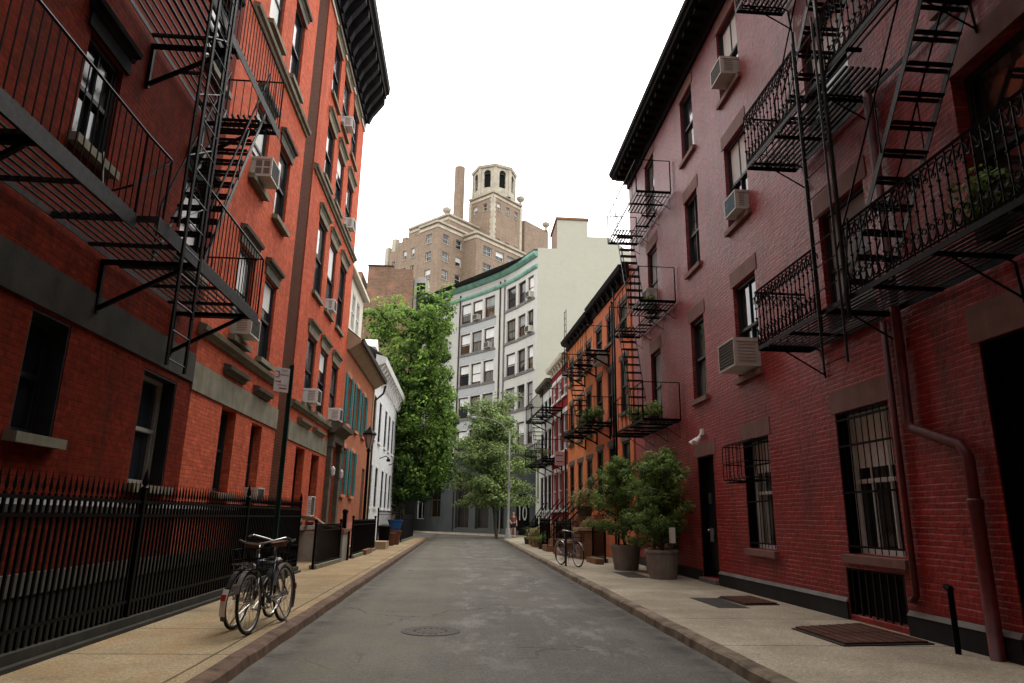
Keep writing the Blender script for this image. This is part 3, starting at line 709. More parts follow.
for u in posts:
    m = MB(); m.box(FF, u - .03, u + .03, .1, 1.7, -.03, .03); m.lathe(FF(u, 1.70, 0), [(.045, 0), (.045, .03), (.02, .05), (.04, .09), (.03, .15), (.001, .27)], 8); m.build('post', 'iron', ft)
def simple_fence(name, label, p0, p1, h, gap=.11, base=.12, mat='iron', kerbh=.1, dense=False):
    p0, p1 = Vector((*p0, base)), Vector((*p1, base)); t = thing(name, label, 'fence', (p0 + p1) / 2)
    d = (p1 - p0); L_ = d.length; d.normalize(); m = MB(); up = Vector((0, 0, 1))
    n = int(L_ / gap)
    for i in range(n + 1):
        a = p0 + d * L_ * i / n; m.tube([a + up * .05, a + up * h], .011, 4)
        m.ball(a + up * (h + .02), .02, 3, 1.5)
    m.build('picket_panel', mat, t)
    for z in (.14, h - .12, h): r = MB(); r.tube([p0 + up * z, p1 + up * z], .017, 4); r.build('rail', mat, t)
    for q in (p0, p1):
        m = MB(); m.tube([q, q + up * (h + .08)], .032, 6); m.ball(q + up * (h + .12), .05, 5); m.build('post', mat, t)
    if kerbh:
        nn = Vector((-d.y, d.x, 0)) * .09; m = MB()
        m.hex([q + s + Vector((0, 0, z)) for s in (-nn, nn) for z in (-.05, kerbh) for q in (p0, p1)]); m.build('kerb_stone', 'stone', t)
    return t
simple_fence('iron_fence', 'low black iron railing panel between the spear fence and the concrete stoop wall', (-3.62, 18.2), (-3.5, 21.2), 1.05)
simple_fence('iron_fence', 'black iron railing just past the concrete stoop wall below the teal shutters', (-3.4, 22.9), (-3.35, 28.4), 1.15, .1)
simple_fence('iron_fence', 'black iron railing at the far left, beyond the blue tub', (-3.05, 37.3), (-2.95, 45.2), 1.35, .13)
# concrete stoop wall
t = thing('stoop_wall', 'grey concrete stoop wall with curved brown coping and iron newel on the left', 'wall', (-3.9, 21.7, .12))
m = MB()
m.box(W, -4.69, -3.42, .12, .95, 21.25, 21.55); m.box(W, -3.68, -3.42, .12, .95, 21.552, 22.5); m.build('block', 'concrete', t)
m = MB()
FS = Fr((0, 21.4), (1, 0), (0, 1))
pr = [(-4.68, 1.35), (-4.3, 1.3), (-4.0, 1.1), (-3.7, 1.0), (-3.38, .98)]
for (a, za), (b, zb) in zip(pr, pr[1:]): m.hex([Vector((x, y, z + o)) for y in (21.2, 21.6) for o in (-.02, .09) for x, z in ((a, za - .02), (b, zb - .02))])
m.box(W, -3.72, -3.38, .952, 1.04, 21.602, 22.55)
m.build('coping', 'brownstep', t)
m = MB(); m.box(W, -3.58, -3.46, 1.045, 1.5, 21.9, 22.02); m.ball((-3.52, 21.96, 1.55), .09, 6); m.box(W, -3.40, -3.34, .12, .98, 22.0, 22.06); m.build('newel', 'iron', t)
m = MB()
for i in range(4): m.box(W, -4.66 + i * .22, -4.40 + i * .22 + .0, .12, 1.05 - i * .22, 24.55, 26.3)
tag(m.build('stoop_steps', 'tanstep', loc=(-4.3, 25.4, .12)), 'tan stone steps up to the old timber door of the tall tenement', 'steps')

# ------------------------------------------------------------------ teal shutter house
b3 = thing('brick_house', 'low orange brick house with teal shutters, wide tan eave and a cream roof dormer', 'house', (-4.7, 31, 0))
cu = [(27.45, 28.3), (29.75, 30.6), (32.05, 32.9)]
ops3 = [(a, b, 5.0, 6.9) for a, b in cu] + [(a, b, 2.25, 4.05) for a, b in cu[:2]] + [(33.2, 34.2, .9, 3.6)]
m = MB(); facade(m, FL, 26.63, 35.4, 0, 8.0, ops3, .14); shell(m, FL, 26.63, 35.4, 0, 8, 10); m.build('wall', 'brick_teal', b3)
m = MB(); m.box(FL, 26.64, 35.4, 0, 1.15, 0, .05); m.build('base', 'pink_base', b3)
for a, b, c, d in ops3[:-1]:
    w = window(FL, b3, a, b, c, d, .14, frame='sash_white', sill='terracotta', lintel='terracotta', lh=.2, mull=1)
    for s0, s1 in ((a - .45, a - .02), (b + .02, b + .45)):
        q = MB(); q.box(FL, s0, s1, c - .02, d + .02, .01, .03); 
        for x0, x1 in ((s0, s0 + .06), (s1 - .06, s1)): q.box(FL, x0, x1, c - .02, d + .02, .031, .055)
        for k in range(15):
            z = c + .06 + (d - c - .14) * k / 14; q.box(FL, s0 + .062, s1 - .062, z - .02, z + .02, .031, .046)
        q.build('shutter', 'teal', w)
a, b, c, d = ops3[-1]; q = MB(); q.box(FL, a, b, c, d, -.139, -.08); q.box(FL, a + .15, b - .15, c + .3, c + 1.2, -.08, -.06); q.box(FL, a + .15, b - .15, c + 1.4, d - .2, -.08, -.06); q.build('door', 'door_wood', b3)
m = MB(); m.box(FL, 35.15, 35.39, 1.2, 7.8, .0, .07); m.build('corner_board', 'tan_pipe', b3)
m = MB(); m.prism(FL, [(0, 7.8), (.1, 7.8), (.54, 8.1), (.54, 8.2), (0, 8.6)], 26.64, 35.45); m.build('eave', 'eave', b3)
m = MB(); m.prism(FL, [(.542, 8.06), (.64, 8.1), (.66, 8.27), (.542, 8.25)], 26.7, 35.5); m.tube([FL(35.4, 8.0, .6), FL(35.5, 7.6, .5), FL(35.45, 7.2, .1), FL(35.45, .3, .1)], .06, 6); m.build('gutter', 'gutter', b3)
m = MB(); m.quad(FL(26.64, 8.27, .5), FL(35.4, 8.27, .5), FL(35.4, 12.2, -4.5), FL(26.64, 12.2, -4.5)); m.quad(FL(26.64, 12.2, -4.5), FL(35.4, 12.2, -4.5), FL(35.4, 8, -10), FL(26.64, 8, -10)); m.build('roof', 'slate', b3)
FD = Fr((-5.15, 0), (0, 1), (1, 0))
m = MB(); opd = [(28.3 + i * 1.35, 29.2 + i * 1.35, 9.5, 11.2) for i in range(3)]
facade(m, FD, 27.6, 32.8, 8.6, 11.7, opd, .1); shell(m, FD, 27.6, 32.8, 8.6, 11.7, 3.5)
m.prism(FD, [(-3.6, 12.0), (.28, 11.7), (.28, 11.85), (-3.6, 12.2)], 27.4, 33.0)
dm = m.build('dormer', 'cream', b3)
for o in opd:
    q = MB(); e = .07
    a, b, c, d = o
    for x0, x1, z0, z1 in ((a, a + e, c, d), (b - e, b, c, d), (a + e, b - e, d - e, d), (a + e, b - e, c, c + e), (a + e, b - e, (c + d) / 2 - .03, (c + d) / 2 + .03), ((a + b) / 2 - .015, (a + b) / 2 + .015, c + e, d - e)):
        q.box(FD, x0, x1, z0, z1, -.12, -.02)
    q.build('dormer_window', 'sash_white', dm)
    q = MB(); q.quad(FD(a, c, -.09), FD(b, c, -.09), FD(b, d, -.09), FD(a, d, -.09)); q.build('pane', 'glass', dm)

# ------------------------------------------------------------------ white house
b4 = thing('row_house', 'white painted brick row house with carved white cornice, next to the vine covered tree', 'house', (-4.7, 42, 0))
cw = [35.95, 38.4, 41.4, 43.6, 45.8]
ops4 = [(x, x + 1.1, 5.4, 7.6) for x in cw] + [(x, x + 1.1, 1.9, 4.0) for x in cw]
m = MB(); facade(m, FL, 35.41, 48.8, 0, 9.4, ops4, .2); shell(m, FL, 35.41, 48.8, 0, 9.4, 9); m.build('wall', 'brick_white', b4)
for a, b, c, d in ops4: window(FL, b4, a, b, c, d, .07, frame='sash', sill='white', lintel='white', lh=.2, lint_ext=.1)
m = MB(); m.prism(FL, [(0, 8.7), (.1, 8.7), (.16, 9.1), (.5, 9.25), (.55, 9.55), (0, 9.7)], 35.5, 48.9)
for i in range(14): u = 35.8 + i * .95; m.prism(FL, [(.05, 8.5), (.16, 8.5), (.25, 8.9), (.45, 9.249), (.05, 9.249)], u, u + .2)
m.build('cornice', 'sash_white', b4)
m = MB(); m.quad(FL(35.45, 9.7, .3), FL(48.8, 9.7, .3), FL(48.8, 12.4, -4), FL(35.45, 12.4, -4)); m.build('roof', 'slate', b4)
for u in (37.6, 43.2):
    m = MB(); m.box(FL, u, u + 1.5, 9.75, 10.6, -2.2, -.45); m.add([FL(u - .1, 10.6, -.35), FL(u + 1.6, 10.6, -.35), FL(u + .75, 11.2, -.35), FL(u - .1, 10.6, -3), FL(u + 1.6, 10.6, -3), FL(u + .75, 11.2, -3)], [(0, 1, 2), (3, 5, 4), (0, 3, 4, 1), (1, 4, 5, 2), (2, 5, 3, 0)])
    dm = m.build('dormer', 'white', b4)
    m = MB(); m.box(FL, u + .4, u + 1.1, 9.9, 10.5, -.451, -.43); m.build('dormer_window', 'glass', dm)
for u in (39.9, 45.1):
    q = MB(); q.tube([FL(u, 4.6, .0), FL(u, 4.75, .35), FL(u, 4.65, .5)], .03, 5); q.lathe(FL(u, 4.45, .5), [(.03, .2), (.1, .12), (.12, 0), (.02, -.02)], 8); q.build('wall_lamp', 'iron', b4)

# ------------------------------------------------------------------ right painted brick building
FR = Fr((5.65, 0), (0, 1), (-1, 0))
r1 = thing('apartment_building', 'oxblood painted brick building on the right with mauve stone lintels and dark cornice', 'building', (5.65, 12, 0))
opsR = []
wins = []
for c, d in ((4.32, 6.3), (7.62, 9.6), (10.78, 12.62)):
    for a, b in ((8.62, 9.9), (12.38, 13.5), (15.33, 16.28), (18.95, 20.0)):
        if a > 18: c2, d2 = c - .1, d + .05
        else: c2, d2 = c, d
        opsR.append((a, b, c2, d2))
opsR += [(8.66, 9.98, 1.04, 3.07), (12.34, 13.5, .97, 3.03)]
door_o = (15.2, 16.25, .22, 2.93)
cell = (8.75, 10.1, .2, .84)
near_o = (5.0, 6.92, .12, 3.42)
nearw = [(5.2, 6.72, 4.45, 6.62), (5.2, 6.72, 7.62, 9.6), (2.2, 3.4, 4.4, 6.5)]
m = MB(); facade(m, FR, -26, 22.1, 0, 13.2, opsR + nearw + [door_o, cell, near_o], .2); shell(m, FR, -26, 22.1, 0, 13.2, 10)
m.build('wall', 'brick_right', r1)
for i, (a, b, c, d) in enumerate(opsR + nearw):
    g = d < 4
    window(FR, r1, a, b, c, d, .2 if g or a < 6.6 else .11, frame='sash_white' if g else 'sash', glass='glass', sill='stone_pink', lintel='stone_pink', lh=.33, sill_out=.08, lint_ext=.1,
           blind={5: .5, 9: .45, 0: .9, 4: .5, 3: .8, 7: .7, 8: .6, 12: .4, 13: .3}.get(i, 0.), curtain=i in (0, 3, 7), mull=1 if i in (1, 5, 6, 9) else 2 if g else 0)
# ground-floor window bars
for a, b, c, d in opsR[-2:]:
    t = thing('window_grille', 'flat black iron bars over the ground floor window near the downpipe' if a < 10 else 'black iron bars over the ground floor window nearest the black door', 'window bars', FR((a + b) / 2, c, 0))
    m = MB(); n = 9
    for i in range(n): u = a + .04 + (b - a - .08) * i / (n - 1); m.tube([FR(u, c + .02, .0), FR(u, d - .02, .0)], .009, 4)
    m.build('bar', 'iron', t)
    for z in (c + .1, c + (d - c) * .42, c + (d - c) * .75, d - .12): m = MB(); m.box(FR, a, b, z - .014, z + .014, -.02, .013); m.build('rail', 'iron', t)
t = thing('window_cage', 'projecting black iron cage hung over the top of the barred window by the black door', 'window cage', FR(13.3, 2.5, .3))
m = MB()
for i in range(8):
    u = 12.3 + 1.25 * i / 7
    m.tube([FR(u, 2.95, .02), FR(u, 2.95, .36), FR(u, 2.88, .42), FR(u, 2.3, .42), FR(u, 2.2, .36), FR(u, 2.2, .02)], .008, 4)
m.build('bar', 'iron', t)
m = MB()
for z in (2.25, 2.55, 2.9): m.tube([FR(12.3, z, .42), FR(13.55, z, .42)], .011, 4); m.tube([FR(13.55, z, .42), FR(13.55, z, .02)], .011, 4); m.tube([FR(12.3, z, .42), FR(12.3, z, .02)], .011, 4)
for d in (.1, .2, .3): m.tube([FR(13.55, 2.2, d), FR(13.55, 2.95, d)], .008, 4); m.tube([FR(12.3, 2.2, d), FR(12.3, 2.95, d)], .008, 4)
m.build('frame', 'iron', t)
for a, b, c, d in opsR[-2:] + [near_o, door_o, cell]:
    q = MB(); q.box(FR, b - .03, b - .003, c + .003, d - .003, -.19, -.012); q.box(FR, a + .003, a + .03, c + .003, d - .003, -.19, -.012); q.box(FR, a + .03, b - .03, d - .03, d - .003, -.19, -.012); q.build('black_jamb', 'iron', r1)
# door
a, b, c, d = door_o
q = MB(); q.box(FR, a + .031, b - .031, c, d - .031, -.26, -.2)
for z0, z1 in ((.4, 1.0), (1.15, 2.1)): q.box(FR, a + .15, b - .15, z0, z1, -.2, -.18)
dr = q.build('door', 'door', r1)
q = MB(); q.box(FR, a + .74, a + .86, 1.85, 2.1, -.179, -.15); q.build('intercom', 'chrome', dr)
q = MB(); q.box(FR, a + .70, a + .90, 1.0, 1.3, -.179, -.16); q.build('mail_plate', 'ledge', dr)
q = MB(); q.ball(FR(b - .12, 1.25, -.15), .035); q.build('handle', 'chrome', dr)
q = MB(); q.box(FR, a - .15, b + .15, d + .002, d + .32, -.05, .012); q.build('door_lintel', 'stone_pink', r1)
q = MB(); q.box(FR, a - .02, b + .02, .1, .215, -.2, .1); q.build('doorstep', 'ledge', r1)
q = MB(); q.box(FR, 10.12, 15.18, 0, .36, 0, .03); q.box(FR, 16.27, 22.05, 0, .36, 0, .03); q.box(FR, 6.94, 8.73, 0, .36, 0, .03); q.build('plinth', 'plinth', r1)
q = MB(); q.prism(FR, [(0, .36), (.04, .36), (0, .42)], 10.12, 15.18); q.prism(FR, [(0, .36), (.04, .36), (0, .42)], 6.94, 8.73); q.build('plinth_cap', 'ledge', r1)
a, b, c, d = cell
q = MB(); q.quad(FR(a, c, -.19), FR(b, c, -.19), FR(b, d, -.19), FR(a, d, -.19)); cw_ = q.build('cellar_window', 'black', r1)
q = MB()
for i in range(8): u = a + .08 + (b - a - .16) * i / 7; q.box(FR, u - .012, u + .012, c, d, -.06, -.035)
q.build('cellar_bars', 'iron_worn', cw_)
# carriage doorway at the near end
a, b, c, d = near_o
q = MB(); q.box(FR, a, b, c, d, -.9, -.8); q.quad(FR(a, c, -.2), FR(a, d, -.2), FR(a, d, -.8), FR(a, c, -.8)); q.quad(FR(b, c, -.2), FR(b, d, -.2), FR(b, d, -.8), FR(b, c, -.8)); q.quad(FR(a, d, -.2), FR(b, d, -.2), FR(b, d, -.8), FR(a, d, -.8)); q.build('carriage_door', 'door', r1)
q = MB(); q.box(FR, a - .15, b + .12, d + .002, d + .42, -.05, .015); q.build('door_lintel', 'stone_pink', r1)
# cornice
q = MB(); q.box(FR, -26, 22.12, 12.98, 13.2, 0, .07)
q.prism(FR, [(0, 13.2), (.14, 13.2), (.18, 13.34), (.6, 13.36), (.62, 13.44), (.68, 13.48), (.70, 13.6), (0, 13.7)], -26, 22.2)
u = 5.0
while u < 21.9: q.box(FR, u, u + .16, 13.205, 13.355, .145, .5); u += .42
q.build('cornice', 'cornice', r1)
q = MB(); q.box(W, -14, 15.6, 0, 27, -22, -11); q.build('rear_sky_blocker', 'brick_vignette', r1)  # unseen mass added across the street to block sky behind the viewer
q = MB(); q.box(FR, -11, -1.5, 13.75, 24, -9.9, -.02); q.build('upper_sky_blocker', 'brick_vignette', r1)  # raised unseen mass, added to shut out more sky light
# pipes
t = thing('downpipe', 'oxblood drainpipe with a long sloping dogleg at the right edge', 'pipe', FR(7.2, .12, .1))
q = MB(); q.tube([FR(8.12, 7.5, .1), FR(8.12, 4.0, .1), FR(8.14, 2.68, .1), FR(8.05, 2.6, .1), FR(7.3, 2.33, .1), FR(7.2, 2.2, .1), FR(7.2, .9, .1)], .062, 8); q.build('pipe', 'downpipe', t, smooth=True)
q = MB(); q.lathe(FR(7.2, .12, .1), [(.072, 0), (.072, 1.5), (.08, 1.52), (.08, 1.6), (.07, 1.62)], 10); q.build('boot', 'downpipe', t, smooth=True)
q = MB(); q.tube([FR(8.46, 4.1, .06), FR(8.46, .62, .06), FR(8.52, .56, .06), FR(8.62, .55, .03)], .04, 7)
tag(q.build('vent_pipe', 'downpipe', loc=FR(8.46, .56, .06), smooth=True), 'thin straight oxblood pipe beside the barred window, ending above the cellar grille', 'pipe')
q = MB(); q.tube([FR(7.55, .1, .27), FR(7.55, .78, .27)], .032, 7); q.tube([FR(7.53, .78, .27), FR(7.62, .8, .27)], .036, 6)
tag(q.build('standpipe', 'iron', loc=FR(7.55, .12, .27)), 'short black standpipe post in the sidewalk before the right wall', 'pipe')
# cellar hatches
def hatch(p, label):
    t = thing('cellar_hatch', label, 'hatch', (*p[0], .12)); ps = [Vector((x, y, 0)) for x, y in p]
    m = MB(); c = sum(ps, Vector()) / 4
    m.hex([q + Vector((0, 0, z)) for q0, q1 in ((0, 1), (3, 2)) for z in (.1, .135) for q in (ps[q0], ps[q1])]); m.build('frame', 'steel_dark', t)
    for k in (0, 1):
        A_ = ps[0].lerp(ps[1], .03 + .48 * k); B_ = ps[0].lerp(ps[1], .49 + .48 * k); D_ = ps[3].lerp(ps[2], .03 + .48 * k); C_ = ps[3].lerp(ps[2], .49 + .48 * k)
        m = MB(); m.hex([q + Vector((0, 0, z)) for q0, q1 in ((A_.lerp(D_, .04), B_.lerp(C_, .04)), (A_.lerp(D_, .96), B_.lerp(C_, .96))) for z in (.1352, .155) for q in (q0, q1)])
        for j in range(1, 8):
            e0, e1 = A_.lerp(D_, j / 8), B_.lerp(C_, j / 8); m.tube([e0 + Vector((0, 0, .156)), e1 + Vector((0, 0, .156))], .006, 3)
        m.build('leaf', 'rust', t)
hatch([(4.33, 9.2), (4.33, 7.95), (5.5, 8.1), (5.5, 9.6)], 'larger rusty cellar hatch on the right sidewalk below the cellar grille')
hatch([(4.68, 12.75), (4.72, 11.65), (5.36, 11.75), (5.36, 12.9)], 'smaller rusty cellar hatch on the right sidewalk below the caged window')
q = MB(); q.box(W, 4.15, 4.66, .1, .126, 11.3, 12.7); tag(q.build('steel_plate', 'steel_dark', loc=(4.3, 11.7, .12)), 'flat dark steel plate beside the smaller rusty hatch', 'plate')
# flood light, ac units
t = thing('flood_light', 'small white twin flood light on the wall above the black door', 'light', FR(15.75, 3.4, .05))
q = MB(); q.box(FR, 15.7, 15.84, 3.42, 3.56, .0, .06); q.tube([FR(15.77, 3.45, .05), FR(15.77, 3.36, .14)], .02, 5); q.build('mount', 'white', t)
for s in (-.1, .1):
    q = MB(); p0, p1 = FR(15.77 + s, 3.36, .12), FR(15.77 + s * 1.6, 3.22, .26); q.tube([p0, p0.lerp(p1, .5), p1], [.03, .05, .07], 8); q.build('lamp_head', 'white', t)
ac_unit(FR, 12.85, 4.36, .82, .56, .50, label='big beige air conditioner one floor up beside the ornate balcony, nearest to the street level')
ac_unit(FR, 12.75, 7.66, .58, .42, .26, grille='ac_blue', label='air conditioner with blue grille in the right building, two floors up')
ac_unit(FR, 12.85, 10.9, .6, .42, .34, label='beige air conditioner high under the dark cornice of the right building')
ac_unit(FR, 19.45, 7.75, .6, .48, .3, label='beige air conditioner behind the small corner fire escape')
# big ornate fire escape
fe = thing('fire_escape', 'large ornate black iron fire escape with scrolled railings on the right building', 'fire escape', FR(8, 4.2, 0))
for z, un, uf in ((4.2, 2.0, 10.42), (7.4, 2.0, 10.35), (10.55, 2.0, 10.3)):
    hole = {4.2: None, 7.4: (5.9, 7.6, .12, .72), 10.55: (7.1, 8.7, .12, .72)}[z]
    m = MB(); platform(m, FR, un, uf, z, .05, .93, .06, .075, hole=hole, cross=1.1); m.build('platform', 'iron', fe)
    m = MB(); pts = [FR(un, z, .92), FR(7.72, z, .92)], [FR(8.45, z, .92), FR(uf - .01, z, .92), FR(uf - .01, z, .06)]
    for p in pts: ornate_rail(m, p, .92)
    m.build('railing', 'iron', fe)
    for u in (4.2, 6.2, 8.15, 10.1):
        m = MB(); m.tube([FR(u, z - .07, .9), FR(u, z - .07, .15), FR(u, z - .12, .05), FR(u, z - .55, .02)], .016, 4); m.tube([FR(u, z - .07, .75), FR(u, z - .5, .03)], .013, 4); m.build('bracket', 'iron', fe)
stair(FR, fe, 8.3, 4.25, 5.95, 7.4, .14, .70, 12, rail=2, hand=.75)
stair(FR, fe, 9.6, 7.45, 7.15, 10.55, .14, .70, 12, rail=2, hand=.75)
ladder(FR, fe, 7.8, 8.36, 3.36, 8.3, 1.0, .33, .02)
m = MB()
for u in (7.74, 8.42): m.box(FR, u - .022, u + .022, 3.9, 8.55, .935, .975); m.tube([FR(u, 8.3, .95), FR(u + .5, 7.75, .95)], .012, 4)
m.tube([FR(7.55, 5.15, .96), FR(7.65, 4.2, 1.02)], .012, 4)
m.build('ladder_guide', 'iron_worn', fe)
# small corner fire escape
fe = thing('fire_escape', 'plain fire escape of three small platforms at the far corner of the oxblood building', 'fire escape', FR(18.6, 4, 0))
for z in (4.0, 7.2, 10.42):
    hole = (18.55, 19.9, .5, 1.0) if z > 5 else None
    m = MB(); platform(m, FR, 17.2, 21.0, z, .05, 1.05, .06, .1, hole=hole); m.build('platform', 'iron', fe)
    m = MB(); plain_rail(m, [FR(17.2, z, .06), FR(17.2, z, 1.04), FR(20.98, z, 1.04), FR(20.98, z, .06)], .95, .42, .011, .016); m.build('railing', 'iron', fe)
    for u in (17.4, 18.5, 19.8, 20.8):
        m = MB(); m.tube([FR(u, z - .07, 1.0), FR(u, z - .07, .05), FR(u, z - .45, .02), FR(u, z - .07, .6)], .013, 4); m.build('bracket', 'iron', fe)
for z in (4.0, 7.2): stair(FR, fe, 18.55, z + .05, 20.0, z + 3.2, .5, 1.0, 12, tread='iron_worn', rail=1, hand=.7)

# ------------------------------------------------------------------ right row beyond, turned a little inwards
tt = Vector((-.045, .999, 0)); FQ = Fr((5.65, 22.37), (-.045, .999), (-.999, -.045))
def rowhouse(name, label, u0, u1, h, wall, frame, lint, corn, rows, ncol, corn_h=.46, corn_o=.34, gl='glass', cat='house', doorcol=None, lstyle='flat', lh=.22):
    t = thing(name, label, cat, FQ((u0 + u1) / 2, 0, 0)); w = (u1 - u0) / ncol
    ops = []
    for c, d in rows:
        for i in range(ncol):
            x = u0 + w * (i + .5); ops.append((x - .5, x + .5, c, d))
    m = MB(); facade(m, FQ, u0, u1, 0, h, ops, .12); shell(m, FQ, u0, u1, 0, h, 9); m.build('wall', wall, t)
    for i, (a, b, c, d) in enumerate(ops):
        window(FQ, t, a, b, c, d, .07, frame=frame, glass=gl, sill=lint, lintel=lint, lh=lh, lstyle=lstyle, blind=0)
    z = h - corn_h
    m = MB(); m.prism(FQ, [(0, z), (.06, z), (.1, z + corn_h * .45), (corn_o * .85, z + corn_h * .55), (corn_o, z + corn_h * .65), (corn_o + .05, z + corn_h), (0, z + corn_h + .05)], u0 + .01, u1 - .01)
    k = int((u1 - u0) / .7)
    for i in range(k): u = u0 + .2 + i * .7; m.prism(FQ, [(.05, z + .03), (.14, z + .03), (corn_o * .75, z + corn_h * .5), (corn_o * .75, z + corn_h * .54), (.05, z + corn_h * .54)], u, u + .16)
    m.build('cornice', corn, t)
    return t
o1 = rowhouse('row_house', 'orange painted row house next to the oxblood building, behind the potted pines', .02, 5.5, 10.2, 'brick_orange', 'sash', 'hood', 'cornice', [(2.2, 4.1), (5.1, 7.0), (8.0, 9.1)], 3, lh=.2)
o2 = rowhouse('row_house', 'deeper orange row house in the middle of the right side row', 5.51, 11.0, 10.1, 'brick_orange2', 'sash', 'hood', 'cornice', [(2.0, 3.9), (4.9, 6.8), (7.8, 8.9)], 3, lh=.2)
o3 = rowhouse('row_house', 'crimson row house with white lintels farther along the right side', 11.01, 15.6, 9.6, 'brick_crimson', 'sash_white', 'sash_white', 'cream', [(1.9, 3.8), (4.8, 6.7), (7.6, 8.6)], 3)
o4 = rowhouse('row_house', 'small pale grey row house at the far end of the right side row', 15.61, 19.6, 9.2, 'brick_white', 'sash', 'sash_white', 'hood', [(1.9, 3.8), (4.6, 6.4), (7.2, 8.2)], 3)
ac_unit(FQ, 3.6, 7.35, .7, .55, .4, label='cream air conditioner on the orange house between its two upper floors')
ac_unit(FQ, 10.0, 5.0, .6, .5, .35, label='grey air conditioner low on the deeper orange house', body='ledge')
# fire escapes of the row
fe = thing('fire_escape', 'black iron fire escape with flower pots on the orange row house', 'fire escape', FQ(5.2, 5, 0))
for z in (4.95, 7.7):
    m = MB(); platform(m, FQ, 2.6, 7.4, z, .05, 1.0, .08, .1); m.build('platform', 'iron', fe)
    m = MB(); plain_rail(m, [FQ(2.6, z, .06), FQ(2.6, z, .98), FQ(7.4, z, .98), FQ(7.4, z, .06)], .95, .3, .01, .018); m.build('railing', 'iron', fe)
    for u in (2.9, 5, 7.1): bracket(FQ, fe, u, z, .001, .95, .6)
stair(FQ, fe, 4.6, 5.0, 6.6, 7.7, .35, .9, 11)
ladder(FQ, fe, 6.9, 7.3, 7.75, 10.6, .9)
fe = thing('fire_escape', 'black iron fire escape over the crimson and pale houses of the right row', 'fire escape', FQ(14, 5, 0))
for z in (4.4, 7.0):
    m = MB(); platform(m, FQ, 12.2, 18.4, z, .05, 1.1, .08, .1); m.build('platform', 'iron', fe)
    m = MB(); plain_rail(m, [FQ(12.2, z, .06), FQ(12.2, z, 1.08), FQ(18.4, z, 1.08), FQ(18.4, z, .06)], .95, .3, .012, .02); m.build('railing', 'iron', fe)
    for u in (12.6, 15, 17.6): bracket(FQ, fe, u, z, .001, 1.0, .6)
stair(FQ, fe, 15.0, 4.45, 17.2, 7.0, .35, .95, 10)
ladder(FQ, fe, 12.9, 13.3, 2.4, 5.4, 1.15)
# tall dark poles
def pole(base, top, r, name, label, cat, mat='iron'):
    t = thing(name, label, cat, base); b = Vector(base); m = MB()
    m.tube([b, b + Vector((0, 0, top))], [r, r * .75], 8); m.build('shaft', mat, t, smooth=True)
    m = MB(); m.lathe(b, [(r * 2.4, 0), (r * 2.4, .05), (r * 1.5, .3), (r * 1.5, .5), (r * 1.05, .55)], 10); m.build('base', mat, t)
    m = MB(); m.ball(b + Vector((0, 0, top + .03)), r * 1.1, 5); m.build('cap', mat, t)
    return t
pole((4.50, 19.85, .12), 8.2, .036, 'utility_pole', 'tall thin black pole rising behind the potted pines, the nearer of a pair', 'pole')
pole((4.56, 20.45, .12), 8.0, .03, 'utility_pole', 'tall thin black pole by the orange house, the farther of a pair', 'pole')

# stoops of the row
def stoop(u, w, h, label, mat='brownstep', n=6, dp=1.7):
    t = thing('stoop', label, 'stoop', FQ(u + w / 2, .12, .9)); m = MB()
    for i in range(n):
        m.box(FQ, u, u + w, .12 + (0 if i == 0 else h * i / n) , .12 + h * (i + 1) / n, 0.02, dp * (1 - .94 * i / n)) if i == 0 else m.box(FQ, u, u + w, .12 + h * i / n + .001, .12 + h * (i + 1) / n, .02, dp * (1 - .94 * i / n))
    m.build('steps', mat, t)
    for uu in (u + .06, u + w - .06):
        r = MB(); r.tube([FQ(uu, 1.1, dp - .05), FQ(uu, 1.0 + h, .15)], .025, 5); r.tube([FQ(uu, .6, dp - .05), FQ(uu, .5 + h, .15)], .014, 4)
        for k in range(8): s = k / 7; r.tube([FQ(uu, .15 + h * s, (dp - .08) - (dp - .23) * s), FQ(uu, 1.1 + (h - .1) * s, (dp - .08) - (dp - .23) * s)], .011, 4)
        r.tube([FQ(uu, .12, dp - .02), FQ(uu, 1.2, dp - .02)], .03, 6); r.ball(FQ(uu, 1.25, dp - .02), .05, 5)
        r.build('railing', 'iron', t)
    q = MB()
    for uu in (u + .15,): q.box(FQ, uu, u + w - .15, .12 + h + .005, .12 + h + 2.0, .01, .04)
    return t
stoop(4.2, 1.4, 1.5, 'brown stone stoop with iron handrails, first beyond the potted pines')
stoop(7.0, 1.3, 1.5, 'brown stone stoop with iron handrails in the middle of the deeper orange house')
stoop(11.4, 1.3, 1.4, 'brown stone stoop with iron handrails before the crimson house', dp=1.25)
stoop(16.0, 1.3, 1.3, 'brown stone stoop at the far end of the right row, before the pale house', dp=1.0)
def block(name, u0, u1, d0, d1, h, mat, label, cat, cap=None):
    m = MB(); m.box(FQ, u0, u1, .12, .12 + h, d0, d1)
    t = thing(name, label, cat, FQ((u0 + u1) / 2, .12, (d0 + d1) / 2)); m.build('body', mat, t)
    if cap:
        m = MB(); m.box(FQ, u0 - .06, u1 + .06, .12 + h + .001, .12 + h + .1, d0 - .06, d1 + .06); m.build('cap', cap, t)
    return t
block('pedestal', 1.9, 2.7, .85, 1.45, .95, 'brownstep', 'square brown stoop pedestal with pale cap just past the potted pines', 'pedestal', 'tanstep')
block('pedestal', 2.75, 3.6, 1.1, 1.7, .5, 'brownstep', 'low brown stone block beside the bicycle on the right sidewalk', 'stone block', 'tanstep')
block('kerb_block', -.7, .6, 1.25, 1.5, .16, 'brownstep', 'long low brown garden edging just behind the farther planter', 'edging')
block('pedestal', 11.2, 12.0, 1.2, 1.6, .35, 'brownstep', 'low brown stoop block before the crimson house', 'stone block', 'brownstep')
